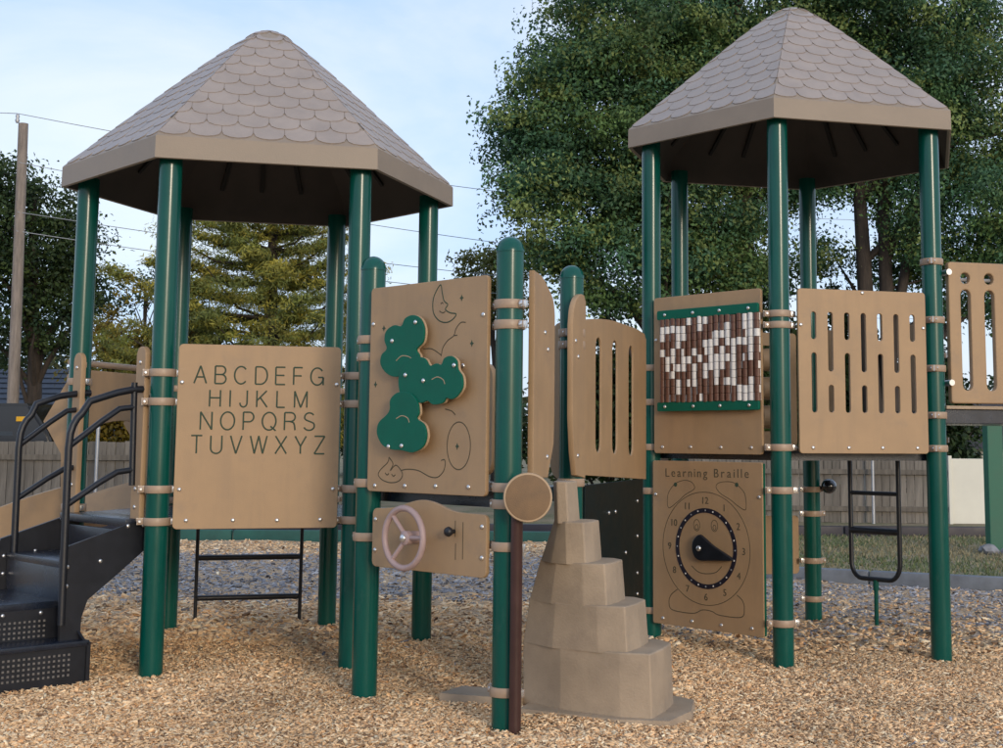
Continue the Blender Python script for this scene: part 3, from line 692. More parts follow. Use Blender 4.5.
for i, zs in ((0, (1.77, 1.54, 1.24, .95, .17)), (1, (2.07, 2.0, 1.245, .985, .19)), (2, (2.436, 2.06, 1.75, 1.453, 1.244)), (4, (.92, .737, .383, .098)), (5, (1.9, 1.3)), (3, (1.9, 1.3))):
    for z in zs: clamp(posts2[i], H2[i], z, ang(H2[i], H2[(i+1) % 6]))
mb = thing('mirror_ball', (H2[4][0]+.11, H2[4][1]-.05, .93), 'small dark shiny ball on rear green post under the right tower', 'ball')
bm = bmesh.new(); bmesh.ops.create_uvsphere(bm, u_segments=20, v_segments=12, radius=.058); put('ball', bm_mesh(bm, 'b', 80), mat('gloss_black', (.01, .012, .016), .08, .02, coat=.8), mb, T(H2[4][0]+.12, H2[4][1]-.06, .945))
bm = bmesh.new(); add_tube(bm, [(H2[4][0], H2[4][1], .93), (H2[4][0]+.10, H2[4][1]-.05, .935)], .014, 8); put('stem', bm_mesh(bm), M_black, mb)

# ---- loop ladder behind the tall tower
lf = Frame(H2[3], H2[4], .03); 
lad = thing('loop_ladder', tuple(lf.pt(0, -.067)), 'black tubular loop ladder on a single foot under the slotted panel', 'ladder')
bm = bmesh.new(); w_ = .205
pts = [(-w_, 1.24), (-w_, .40)] + [(-w_+.09-.09*math.cos(a), .40-.12*math.sin(a)) for a in np.linspace(.2, math.pi/2, 6)] + [(w_-.09+.09*math.cos(a), .40-.12*math.sin(a)) for a in np.linspace(math.pi/2, .2, 6)] + [(w_, .40), (w_, 1.24)]
add_tube(bm, [lf.pt(u, v) for u, v in pts], .0175, 10); put('loop_rail', bm_mesh(bm, 'l', 50), M_black, lad)
for v in (.905, .63):
    bm = bmesh.new(); add_tube(bm, [lf.pt(-w_, v), lf.pt(w_, v)], .0165 if v > .7 else .026, 10); put('rung', bm_mesh(bm, 'r', 50), M_black, lad)
bm = bmesh.new(); add_tube(bm, [lf.pt(0, .285), lf.pt(0, -.3)], .016, 10); add_tube(bm, [lf.pt(0, .275), lf.pt(0, .20)], .022, 10); put('foot', bm_mesh(bm, 'r', 50), M_post, lad)
# ---- ladder behind the alphabet tower
lf = Frame(H1[3], H1[4], .30)
lad = thing('rear_ladder', tuple(lf.pt(0, 0)), 'thin black rung ladder seen under the alphabet panel', 'ladder')
for u in (-.36, .36):
    bm = bmesh.new(); add_tube(bm, [lf.pt(u, -.2), lf.pt(u*1.0, .9, -.10)], .013, 8); put('side_rail', bm_mesh(bm, 'l', 50), M_black, lad)
for v in (.16, .44):
    bm = bmesh.new(); add_tube(bm, [lf.pt(-.36, v, -.02*v), lf.pt(.36, v, -.02*v)], .020, 8); put('rung', bm_mesh(bm, 'r', 50), M_black, lad)

# ---- bridge leaving the tall tower to the right
dirb = Vector((.970, .242, 0)); Bs = Vector((H2[2][0], H2[2][1], 0)); Be = Bs + dirb*1.9
F = Frame(H2[2], (Be.x, Be.y), .02)
br = thing('bridge', (Be.x, Be.y, -.067), 'tan slotted bridge railing over a black deck at right edge', 'bridge')
off = -F.L/2
hol = []
for k in range(10):
    u = off+.215+.172*k
    if u > F.L/2-.15: break
    hol.append(stadium(u, 1.612, 2.262, .070)); hol.append(stadium(u, 2.30, 2.372, .066))
brr = put('railing_panel', plate(rrect(off+.095, F.L/2-.08, 1.53, 2.44, .02), hol, thick=.045, bev=.008), M_tan, br, F.M)
bm = bmesh.new(); add_tube(bm, [F.pt(off+.12, 2.33, -.02), F.pt(F.L/2-.1, 2.33, -.02)], .012, 8); put('rail_rod', bm_mesh(bm), M_steel, br)
bm = bmesh.new(); add_box(bm, (0.02, 1.505, -.10), (F.L-.10, .022, .2), bev=.004); put('deck_lip', bm_mesh(bm), M_climb, br, F.M)
bm = bmesh.new(); add_box(bm, (0.02, 1.447, -.45), (F.L-.10, .09, .86), bev=.004); put('bridge_deck', bm_mesh(bm), M_deck, br, F.M)
me = post_mesh(-.4, 2.6, True); me.materials.append(M_post); put('post', me, None, br, T(Be.x+.03, Be.y, 0))
for z in (1.66, 2.37):
    bm = bmesh.new(); add_lathe(bm, [(.02, -.02), (.02, .05)], 10, F.at(off+.085, z, 0)); put('pivot', bm_mesh(bm, 'pv', 40), M_bolt, br)

# ---- stairs of the alphabet tower
e = Vector((-.695, .719, 0)); nn = Vector((-.719, -.695, 0)); smid = Vector((-2.593, 7.657, 0))
def st(n, ee, z): return smid + nn*n + e*ee + Vector((0, 0, z))
MS = Matrix(((nn.x, e.x, 0, smid.x), (nn.y, e.y, 0, smid.y), (0, 0, 1, 0), (0, 0, 0, 1)))   # x = n outwards, y = along edge, z up
stairs = thing('entry_stairs', tuple(st(.5, 0, 0)), 'black steel transfer stairs with curved handrails at left of alphabet tower', 'stairs')
def sbox(name, c, s, m=M_deck, bev=.006, parent=stairs):
    bm = bmesh.new(); add_box(bm, c, s, bev=bev); return put(name, bm_mesh(bm, name, 30), m, parent, MS)
sbox('landing', (.03, 0, .815), (.20, .86, .045))
sbox('tread', (.27, 0, .603), (.34, .82, .04)); sbox('riser', (.425, 0, .49), (.02, .82, .19))
sbox('riser', (.115, 0, .70), (.02, .82, .15))
# stringers
for ee in (-.43, .43):
    prof = [(.02, .84), (.0, .68), (.20, .52), (.33, .42), (.36, .33), (.37, .05), (.47, .05), (.485, .67), (.47, .70)]
    bm = bmesh.new(); add_prism(bm, [st(a, ee-.012, b) for a, b in prof], [st(a, ee+.012, b) for a, b in prof]); sg = put('stringer', bm_mesh(bm), M_black, stairs)
    for a, b in ((.45, .60), (.45, .50), (.12, .80), (.27, .80 if False else .62), (.03, .80)):
        put('bolt', ME_bolt, None, sg, MS @ T(a, ee-.0125, b) @ Matrix.Rotation(math.pi/2, 4, 'X'))
# transfer platform facing the viewer
sbox('platform', (.92, .10, .392), (1.00, .80, .04))
def perf_riser(n0, n1, ee, z0, z1, h0, h1):
    bm = bmesh.new(); add_prism(bm, [st(n0, ee, z0), st(n1, ee, z0), st(n1, ee+.02, z0), st(n0, ee+.02, z0)], [st(n0+.0, ee, z1), st(n1, ee, z1), st(n1, ee+.02, z1), st(n0+.0, ee+.02, z1)])
    r = put('riser', bm_mesh(bm), M_black, stairs)
    bm = bmesh.new(); a = n0+.10
    while a < n1-.05:
        b = h0
        while b < h1: 
            add_box(bm, tuple(MS.inverted() @ st(a, ee-.0015, b)), (.011, .004, .011)); b += .026
        a += .026
    tag(put('perforations', bm_mesh(bm), mat('perforation_glint%d' % int(z1*100), (.16, .15, .14), .6), r, MS), kind='stuff')
    return r
perf_riser(.40, 1.42, -.30, .19, .375, .235, .33)
perf_riser(.345, 1.42, -.50, -.10, .195, .05, .16)
sbox('tread', (.885, -.405, .205), (1.09, .22, .03))
bm = bmesh.new(); add_prism(bm, [st(.335, -.515, -.1), st(.335, .45, -.1), st(.335, .45, .21), st(.335, -.515, .21)], [st(.355, -.515, -.1), st(.355, .45, -.1), st(.355, .45, .21), st(.355, -.515, .21)]); put('end_plate', bm_mesh(bm), M_black, stairs)
bm = bmesh.new(); add_prism(bm, [st(.350, -.51, .205), st(.415, -.29, .40), st(.415, .45, .40), st(.350, .45, .205)], [st(.365, -.51, .205), st(.43, -.29, .40), st(.43, .45, .40), st(.365, .45, .205)]); put('end_plate', bm_mesh(bm), M_black, stairs)
for a in (.52, .72, .95): put('bolt', ME_bolt, None, stairs, MS @ T(a, -.302, .355) @ Matrix.Rotation(math.pi/2, 4, 'X'))
def arcp(p0, p1, p2, n=5):
    return [tuple((1-t)**2*Vector(p0)+2*t*(1-t)*Vector(p1)+t*t*Vector(p2)) for t in np.linspace(0, 1, n)]
for ee, dn, nm in ((-.445, 0, 'handrail'), (.41, -.075, 'handrail')):
    hr = None
    bm = bmesh.new(); P0 = .47+dn
    path = [(P0, .30), (P0+.005, 1.22)] + arcp((P0+.005, 1.25), (P0, 1.36), (P0-.06, 1.41))[1:] + [(.37+dn*.8, 1.475), (.22+dn*.6, 1.525)] + [(.13+dn, 1.545), (.06+dn, 1.55)]
    add_tube(bm, [st(a, ee, b) for a, b in path], .020, 12); hr = put(nm, bm_mesh(bm, 'hr', 60), M_black, stairs)
    bm = bmesh.new(); add_tube(bm, [st(.12+dn, ee, 1.585), st(.11+dn, ee, 1.02)], .017, 10); put('rail_end', bm_mesh(bm, 'hr', 60), M_black, hr)
    for z0, z1 in ((1.235, 1.45), (.925, 1.105)):
        bm = bmesh.new(); add_tube(bm, [st(a, ee, b) for a, b in ((P0, z0), (.30+dn, z0+(z1-z0)*.62), (.20+dn, z1-.012), (.11+dn, z1))], .0165, 10); put('rail_bar', bm_mesh(bm, 'hr', 60), M_black, hr)
# tan boards flanking the stairs
FS = Frame(H1[5], H1[0], .055)
for u0, u1, nm in ((.355, .465, 'near'), (-.47, -.36, 'far')):
    eb = put('entry_board', plate(rrect(u0, u1, .80, 1.79, .054, 8), thick=.032, bev=.005), M_tan, tower1, FS.M)
    bolts(eb, FS, [((u0+u1)/2, .9), ((u0+u1)/2, 1.0), ((u0+u1)/2, 1.7)], .016)
    for z in (1.72, 1.50, .95):
        bm = bmesh.new(); add_box(bm, ((u0+u1)/2+(.06 if u0 > 0 else -.06), z, -.035), (.10, .034, .028), bev=.004); put('bracket', bm_mesh(bm), M_clamp, eb, FS.M)
# ---- slide leaving the far-left side
FL = Frame(H1[4], H1[5], .05)
sl = thing('slide', tuple(FL.pt(0, 0, .8)), 'tan plastic slide with hooded entrance behind the stairs', 'slide')
hood = [(-.46, .84), (-.41, .84), (-.41, 1.24)] + [(.41*math.cos(a), 1.26+.13*math.sin(a)) for a in np.linspace(math.pi, 0, 16)] + [(.41, 1.24), (.41, .84), (.46, .84), (.46, 1.70), (-.46, 1.70)]
put('hood', plate(hood, thick=.035, bev=.004), M_tan, sl, FL.M)
for v in (1.745, 1.655):
    bm = bmesh.new(); add_tube(bm, [FL.pt(-.50, v, .05), FL.pt(.50, v, .05)], .020, 10); put('hood_rail', bm_mesh(bm, 'h', 50), M_clamp, sl)
for u in (-.42, .42):
    wing = [(0, .82), (.11, .80), (.13, 1.18), (.27, 1.38), (.09, 1.66), (.02, 1.66)]
    bm = bmesh.new(); add_prism(bm, [FL.pt(u-.02, z, w0) for w0, z in wing], [FL.pt(u+.02, z, w0) for w0, z in wing]); put('hood_side', bm_mesh(bm), M_tan, sl)
secs = []
NSL = 14
bm = bmesh.new(); ringsS = []
for k in range(NSL+1):
    t = k/NSL; w0 = .05 + 1.75*t; z = .80 - .62*(t**1.25) if t < .8 else .80-.62*(.8**1.25) - (t-.8)*.25
    prof = [(-.36, .19), (-.33, .20), (-.31, .17), (-.29, .05), (-.24, 0), (.24, 0), (.29, .05), (.31, .17), (.33, .20), (.36, .19), (.34, -.03), (.26, -.06), (-.26, -.06), (-.34, -.03)]
    ringsS.append([bm.verts.new(FL.pt(u, z+dz, w0)) for u, dz in prof])
for a, b in zip(ringsS, ringsS[1:]):
    for k in range(len(a)): bm.faces.new((a[k], a[(k+1) % len(a)], b[(k+1) % len(a)], b[k]))
bm.faces.new(ringsS[0]); bm.faces.new(ringsS[-1]); put('chute', bm_mesh(bm, 'ch', 40), M_tan, sl)

# ================================================================== BACKGROUND OBJECTS
# border timbers
def timber_row(name, A, B, hgt, m, label, seg=1.8):
    A = Vector((*A, 0)); B = Vector((*B, 0)); Ln = (B-A).length; d = (B-A).normalized(); n = max(1, round(Ln/seg))
    root = thing(name, ((A.x+B.x)/2, (A.y+B.y)/2, -.1), label, 'border')
    for k in range(n):
        c = A + d*(Ln*(k+.5)/n); M = T(c.x, c.y, 0) @ Matrix.Rotation(math.atan2(d.y, d.x)+random.uniform(-.006, .006), 4, 'Z')
        bm = bmesh.new(); add_box(bm, (0, 0, (hgt-.25)/2), (Ln/n-.02, .11, hgt+.25), bev=.02); put('timber', bm_mesh(bm, 't', 40), m, root, M)
timber_row('border_edging', (1.30, 13.64), (8.0, 10.30), .055, M_timber, 'grey plastic border edging between the mulch and the lawn')
timber_row('border_edging', (-11, 16.85), (.95, 16.85), .13, M_timberg, 'green border timbers along the back of the mulch at left')
timber_row('border_edging', (-30, 19.85), (14, 19.85), .035, M_ring, 'thin black edging strip along the asphalt path', 2.4)
# wooden fences: each board a piece
def fence(A, B, z0, z1, label, bw=.142):
    A = Vector((*A, 0)); B = Vector((*B, 0)); Ln = (B-A).length; d = (B-A).normalized(); n = int(Ln/bw); rz = math.atan2(d.y, d.x)
    root = thing('board_fence', ((A.x+B.x)/2, (A.y+B.y)/2, z0), label, 'fence')
    mes = []
    for q in range(6):
        bm = bmesh.new(); add_box(bm, (0, 0, 0), (bw-.008, .02, z1-z0), bev=.003); mes.append(bm_mesh(bm, 'board'))
        mes[-1].materials.append(MATS['fence_board%d' % q] if 'fence_board%d' % q in MATS else mat('fence_board%d' % q, tuple(c*(.8+.09*q) for c in (.185, .165, .14)), .9, .3, 3, bump=.5, bscale=24, stretch=(5, 5, .5)))
    for k in range(n):
        c = A + d*(bw*(k+.5)); M = T(c.x, c.y+random.uniform(-.004, .004), (z0+z1)/2+random.uniform(-.012, .012)) @ Matrix.Rotation(rz+random.uniform(-.01, .01), 4, 'Z') @ Matrix.Rotation(random.uniform(-.006, .006), 4, 'Y')
        put('board', random.choice(mes), None, root, M)
    for z in (z0+.25, z1-.25):
        bm = bmesh.new(); add_box(bm, (0, -.035, 0), (Ln, .045, .085)); c = (A+B)/2; put('fence_rail', bm_mesh(bm), M_board, root, T(c.x, c.y, z) @ Matrix.Rotation(rz, 4, 'Z'))
    for k in range(int(Ln/2.4)+1):
        c = A + d*min(Ln, 2.4*k); bm = bmesh.new(); add_box(bm, (0, .07, 0), (.09, .09, z1-z0+.06)); put('fence_post', bm_mesh(bm), M_board, root, T(c.x, c.y, (z0+z1)/2) @ Matrix.Rotation(rz, 4, 'Z'))
fence((-12.5, 20.9), (-4.6, 21.0), -.12, 1.22, 'weathered grey board fence behind the stairs at left')
fence((2.2, 23.4), (6.72, 23.0), -.12, 1.02, 'weathered grey board fence beyond the lawn under the right tower')
vf = thing('vinyl_fence', (8.6, 23.0, -.1), 'plain cream vinyl fence panel at right beyond the lawn', 'fence')
for k in range(3):
    bm = bmesh.new(); add_box(bm, (0, 0, 0), (1.22, .05, 1.12), bev=.006); put('fence_panel', bm_mesh(bm), M_vinyl, vf, T(7.38+1.26*k, 22.95, .45))
for k in range(4):
    bm = bmesh.new(); add_box(bm, (0, 0, 0), (.06, .08, 1.18), bev=.008); put('fence_post', bm_mesh(bm), M_vinyl, vf, T(6.75+1.26*k, 22.94, .47))
for x, y, z1, lb in ((-7.27, 20.6, 1.42, 'thin galvanised steel post in front of the left board fence'), (5.40, 22.9, 1.06, 'thin galvanised steel post in front of the right board fence')):
    s0 = thing('steel_post', (x, y, -.1), lb, 'post'); bm = bmesh.new(); add_tube(bm, [(x, y, -.3), (x, y, z1)], .028, 10); put('pipe', bm_mesh(bm, 'p', 50), M_steel, s0)
    bm = bmesh.new(); add_lathe(bm, [(.034, 0), (.034, .02), (.02, .045)], 10); put('cap', bm_mesh(bm, 'p', 50), M_steel, s0, T(x, y, z1))
gc = thing('green_column', (5.60, 17.1, -.1), 'green painted steel column with rocks at its foot, right edge', 'column')
bm = bmesh.new(); add_box(bm, (5.60, 17.1, .70), (.20, .20, 1.7), bev=.01); put('shaft', bm_mesh(bm), M_column, gc)
bm = bmesh.new(); add_box(bm, (5.60, 17.1, 1.58), (.26, .26, .06), bev=.01); put('cap_plate', bm_mesh(bm), M_column, gc)
for k, (x, y, s0, lb) in enumerate(((5.42, 16.80, .13, 'largest grey rock at the left foot of the green column'), (5.63, 16.72, .09, 'low grey rock in front of the green column'), (5.86, 16.86, .11, 'grey rock at the right foot of the green column'))):
    bm = bmesh.new(); bmesh.ops.create_icosphere(bm, subdivisions=2, radius=s0)
    for v in bm.verts: v.co *= 1+.28*mnoise.noise(v.co*9+Vector((k*7, 0, 0))); v.co.z *= .65
    tag(put('rock', bm_mesh(bm, 'rock', 30), M_rock, None, T(x, y, -.07)), lb, 'rock', 'rocks around the green column')

# utility pole and wires
up = thing('utility_pole', (-11.36, 27, -.1), 'bare wooden utility pole rising above the left fence', 'pole')
bm = bmesh.new(); add_tube(bm, [(-11.28, 27, -.5), (-11.33, 27, 3.5), (-11.40, 27, 7.86)], [.125, .115, .100], 14); put('shaft', bm_mesh(bm, 'p', 50), M_wood, up)
bm = bmesh.new(); add_lathe(bm, [(.03, 0), (.05, .05), (.03, .10), (.045, .14), (.02, .2)], 10); put('insulator', bm_mesh(bm, 'p', 50), M_steel, up, T(-11.50, 26.93, 7.86))
def wire(A, B, sag, label):
    A, B = Vector(A), Vector(B); pts = [A.lerp(B, t) - Vector((0, 0, sag*4*t*(1-t))) for t in np.linspace(0, 1, 30)]
    bm = bmesh.new(); add_tube(bm, pts, .0085, 6); tag(put('power_line', bm_mesh(bm, 'w', 60), M_wire), label, 'wire', 'overhead lines')
wire((-11.50, 26.93, 8.06), (16, 44, 8.9), .8, 'topmost overhead line running right from the utility pole top')
wire((-16, 27, 8.3), (-11.50, 26.93, 8.06), .02, 'short overhead line reaching the utility pole from the left edge')
wire((-11.40, 26.88, 7.0), (16, 44, 6.8), .7, 'second overhead line below the pole top')
wire((-11.38, 26.88, 5.95), (16, 44, 6.05), .6, 'third overhead line below the pole top')
wire((-11.38, 26.88, 5.55), (16, 44, 5.5), .6, 'lowest overhead line crossing behind the left tower')

# house left
hs = thing('house', (-15.5, 34, -.1), 'low pale house with blue-grey hipped roof behind the left fence', 'house')
bm = bmesh.new(); add_box(bm, (-15.6, 36, .55), (9.0, 7.5, 1.5)); put('wall', bm_mesh(bm), M_wall, hs)
def hip_roof(x0, x1, y0, y1, z0, z1, inset, m, parent):
    bm = bmesh.new(); ym = (y0+y1)/2; e = [(x0, y0, z0), (x1, y0, z0), (x1, y1, z0), (x0, y1, z0)]; r = [(x0+inset, ym, z1), (x1-inset, ym, z1)]
    v = [bm.verts.new(p) for p in e+r]; [bm.faces.new([v[i] for i in f]) for f in ((0, 1, 5, 4), (1, 2, 5), (2, 3, 4, 5), (3, 0, 4), (0, 3, 2, 1))]
    rf = put('roof', bm_mesh(bm), m, parent)
    # shingle courses
    nC = 12
    for k in range(nC):
        t = k/nC; t2 = (k+1)/nC; bm = bmesh.new()
        def rowp(tt, off): 
            ax = x0+inset*tt; bx = x1-inset*tt; y = y0+(ym-y0)*tt; z = z0+(z1-z0)*tt+off; return (ax, y-off*.4, z), (bx, y-off*.4, z)
        a, b = rowp(t, .035); c, d = rowp(t2, .005); a2, b2 = rowp(t, -.0)
        vv = [bm.verts.new(p) for p in (a, b, d, c, a2, b2)]; bm.faces.new((vv[0], vv[1], vv[2], vv[3])); bm.faces.new((vv[4], vv[5], vv[1], vv[0]))
        put('shingle_course', bm_mesh(bm), m, rf)
    return rf
hip_roof(-21, -10.7, 31.5, 40.5, 1.35, 3.15, 2.6, M_slate, hs)
bm = bmesh.new(); add_box(bm, (-15.85, 31.49, 1.30), (10.3, .06, .12)); put('gutter', bm_mesh(bm), M_wall, hs)
for x in (-13.2, -11.9, -16):
    wd = bmesh.new(); add_box(wd, (x, 32.22, .75), (.9, .05, .9)); wn = put('window', bm_mesh(wd), M_wall, hs); wd = bmesh.new(); add_box(wd, (x, 32.18, .75), (.76, .04, .76)); put('pane', bm_mesh(wd), M_pane, wn)
# dark parked car behind the fence
cr = thing('parked_car', (-11.6, 25.2, -.1), 'dark parked car with amber lamp behind the left board fence', 'car')
prof = [(-a, b*1.16-.06) for a, b in ((-2.2, .35), (2.2, .35), (2.25, .75), (2.1, 1.0), (1.1, 1.12), (.55, 1.62), (.3, 1.70), (-1.7, 1.70), (-2.1, 1.2), (-2.25, .8))]
bm = bmesh.new(); add_prism(bm, [(-11.6+a, 24.35, b) for a, b in prof], [(-11.6+a, 26.05, b) for a, b in prof]); bmesh.ops.bevel(bm, geom=list(bm.edges), offset=.06, segments=2, affect='EDGES'); put('body', bm_mesh(bm, 'car', 40), M_car, cr)
for a0, a1 in ((.35, 1.35), (-.45, .25)):
    bm = bmesh.new(); add_prism(bm, [(-11.6+a0, 24.34, 1.31), (-11.6+a1+.1, 24.34, 1.31), (-11.6+a1-.1, 24.40, 1.77), (-11.6+a0, 24.40, 1.77)], [(-11.6+a0, 24.37, 1.31), (-11.6+a1+.1, 24.37, 1.31), (-11.6+a1-.1, 24.43, 1.77), (-11.6+a0, 24.43, 1.77)]); put('window', bm_mesh(bm), M_pane, cr)
for a in (-1.4, 1.4):
    for y in (24.42, 25.98):
        bm = bmesh.new(); add_lathe(bm, [(.2, -.1), (.33, -.1), (.35, -.06), (.35, .06), (.33, .1), (.2, .1)], 24, T(-11.6+a, y, .24) @ Matrix.Rotation(math.pi/2, 4, 'X')); wl = put('wheel', bm_mesh(bm, 'w', 40), M_tyre, cr)
bm = bmesh.new(); add_box(bm, (-10.02, 24.33, 1.62), (.17, .06, .09), bev=.01); put('amber_lamp', bm_mesh(bm), M_amber, cr)
# house right
h2 = thing('shed', (9.3, 30, -.1), 'dark roofed shed beyond the cream fence at right', 'shed')
bm = bmesh.new(); add_box(bm, (9.6, 31, .5), (4.4, 4, 1.5)); put('wall', bm_mesh(bm), M_wall, h2)
bm = bmesh.new(); v = [bm.verts.new(p) for p in ((7.2, 28.7, 1.15), (12, 28.7, 1.15), (12, 33.3, 1.15), (7.2, 33.3, 1.15), (8.3, 31, 2.3), (12, 31, 2.3))]
[bm.faces.new([v[i] for i in f]) for f in ((0, 1, 5, 4), (1, 2, 5), (2, 3, 4, 5), (3, 0, 4), (0, 3, 2, 1))]; put('roof', bm_mesh(bm), M_slate2, h2)

# ================================================================== TREES
def leaf_mesh(C, N, U, S, colr, aspect=.55, bend=.15):
    """diamond-ish leaves: C centres, N normals, U long axes, S sizes, colr rgb"""
    n = len(C); W = np.cross(N, U); W /= np.linalg.norm(W, axis=1)[:, None]+1e-9
    h = S[:, None]
    V = np.empty((n, 4, 3)); V[:, 0] = C-U*h*.5; V[:, 1] = C+W*h*aspect*.5+N*h*bend*.4; V[:, 2] = C+U*h*.5-N*h*bend; V[:, 3] = C-W*h*aspect*.5+N*h*bend*.4
    return quad_mesh(V, colr)
def quad_mesh(V, colr):
    n = len(V); me = bpy.data.meshes.new('foliage'); me.vertices.add(n*4); me.vertices.foreach_set('co', V.reshape(-1).astype(np.float32))
    me.loops.add(n*4); me.loops.foreach_set('vertex_index', np.arange(n*4, dtype=np.int32))
    me.polygons.add(n); me.polygons.foreach_set('loop_start', np.arange(0, n*4, 4, dtype=np.int32)); me.polygons.foreach_set('loop_total', np.full(n, 4, np.int32))
    a = me.attributes.new('col', 'FLOAT_COLOR', 'POINT'); cc = np.ones((n*4, 4), np.float32); cc[:, :3] = np.repeat(colr, 4, 0); a.data.foreach_set('color', cc.reshape(-1))
    me.update(calc_edges=True); return me
def unit(v): return v/(np.linalg.norm(v, axis=1)[:, None]+1e-9)
def foliage(clumps, rad, per, size, cols, droop=.3, flat=.6):
    """clumps: (n,3) centres"""
    n = len(clumps); C = np.repeat(clumps, per, 0); m = len(C)
    off = np.clip(rng.normal(size=(m, 3)), -1.7, 1.7)*np.repeat(rad*rng.uniform(.6, 1.35, n), per)[:, None]; off[:, 2] *= flat
    P = C+off; Nn = unit(rng.normal(size=(m, 3))*.55+unit(off)*.9+np.array([0, -.1, .45])); U = rng.normal(size=(m, 3)); U[:, 2] -= droop; U -= Nn*(U*Nn).sum(1)[:, None]; U = unit(U)
    S = size*rng.uniform(.6, 1.35, m)
    cols = np.array(cols); cb = cols[rng.integers(0, len(cols), n)]*rng.uniform(.65, 1.4, (n, 1)); col = np.repeat(cb, per, 0)*rng.uniform(.85, 1.15, (m, 1))
    return P, Nn, U, S, col
def tree(name, base, blobs, n_clumps, per, rad, size, cols, trunk_r, label, stems=1, limb_n=26, group=None, top=None, shell=.55, lean=0.0, forks=None):
    root = thing(name, base, label, 'tree', group)
    b = np.array(base); vol = np.array([r[3]*r[4]*r[5] for r in blobs])**.8; idx = rng.choice(len(blobs), n_clumps, p=vol/vol.sum())
    B = np.array(blobs)[idx]; d = unit(rng.normal(size=(n_clumps, 3))); rr = rng.uniform(shell, 1, n_clumps)**.7
    Cc = B[:, :3]+d*B[:, 3:6]*rr[:, None]
    P, Nn, U, S, col = foliage(Cc, rad, per, size, cols)
    bm = bmesh.new(); topz = top or max(r[2] for r in blobs)
    stems_ = forks or [((0, 0), trunk_r)]
    heads = []
    for (dx, dy), tr in stems_:
        pts = []; rad_ = []
        for k in range(9):
            t = k/8; z = b[2]-.3+(topz-b[2])*t
            pts.append((b[0]+dx*max(0, t-.12)*1.25+.12*math.sin(5*t+dx*3)+lean*t, b[1]+dy*t, z)); rad_.append(tr*(1-.75*t)+.02)
        add_tube(bm, pts, rad_, 10); heads.append(pts)
    for k in rng.choice(n_clumps, min(limb_n, n_clumps), replace=False):
        hp = heads[rng.integers(len(heads))]; c = Vector(Cc[k]); zz = c.z - rng.uniform(.8, 2.4)
        s = min(hp, key=lambda p: abs(p[2]-max(zz, hp[2][2]))); s = Vector(s); mid_ = s.lerp(c, .5)+Vector((rng.uniform(-.3, .3), rng.uniform(-.3, .3), rng.uniform(.0, .5)))
        add_tube(bm, [s, s.lerp(mid_, .5)+Vector((0, 0, .1)), mid_, mid_.lerp(c, .55), c], [trunk_r*.38, trunk_r*.28, trunk_r*.2, trunk_r*.12, .012], 6)
    put('trunk', bm_mesh(bm, 'trunk', 60), M_bark, root)
    put('crown', leaf_mesh(P, Nn, U, S, col), M_leaf, root)
    return root
DG = [(.072, .142, .052), (.115, .195, .062), (.050, .115, .056), (.19, .25, .080), (.075, .16, .080)]
GR = 'large shade trees behind the right tower'
tree('shade_tree', (1.75, 25.0, -.1), [(.6, 25, 7.2, 2.1, 2.2, 1.7), (1.2, 25, 9.0, 2.0, 2.2, 1.6), (-.3, 24.6, 7.6, 1.2, 1.3, 1.0), (.1, 24.6, 5.6, 1.3, 1.6, 1.2), (1.2, 24.6, 4.6, 1.5, 1.6, 1.1), (2.4, 25, 6.2, 1.7, 1.8, 1.6), (2.6, 25, 4.5, 1.0, 1.3, .8)], 700, 185, .27, .088, DG, .20, 'broad leafy tree whose foliage spreads furthest left, behind the middle posts', group=GR, shell=.35)
tree('shade_tree', (3.55, 25.5, -.1), [(3.4, 26, 8.2, 2.3, 2.2, 2.0), (3.6, 26, 10.2, 2.4, 2.2, 1.6), (3.0, 25.5, 5.2, 1.3, 1.8, 1.0), (4.6, 26, 6.8, 1.5, 1.8, .9), (4.3, 26.5, 4.6, .7, .9, .4)], 520, 185, .28, .088, DG, .24, 'leafy tree with single dark trunk between the front posts of right tower', group=GR, shell=.35)
tree('shade_tree', (6.25, 25.5, -.1), [(6.3, 26, 8.0, 2.5, 2.2, 2.0), (6.6, 26, 10.3, 2.6, 2.2, 1.6), (7.6, 25.5, 5.9, 1.7, 1.8, 1.4), (5.2, 26.5, 5.0, .7, 1.0, .45), (8.6, 26, 8.2, 1.8, 2, 2.2), (8.5, 26, 4.6, 1.5, 1.6, 1.1), (6.9, 27, 4.7, .7, .8, .45)], 680, 185, .28, .088, DG, .22, 'leafy tree with dark forked trunk seen under the right roof', group=GR, shell=.35, forks=[((-.75, 0), .20), ((.35, .2), .18), ((1.2, .3), .12)])
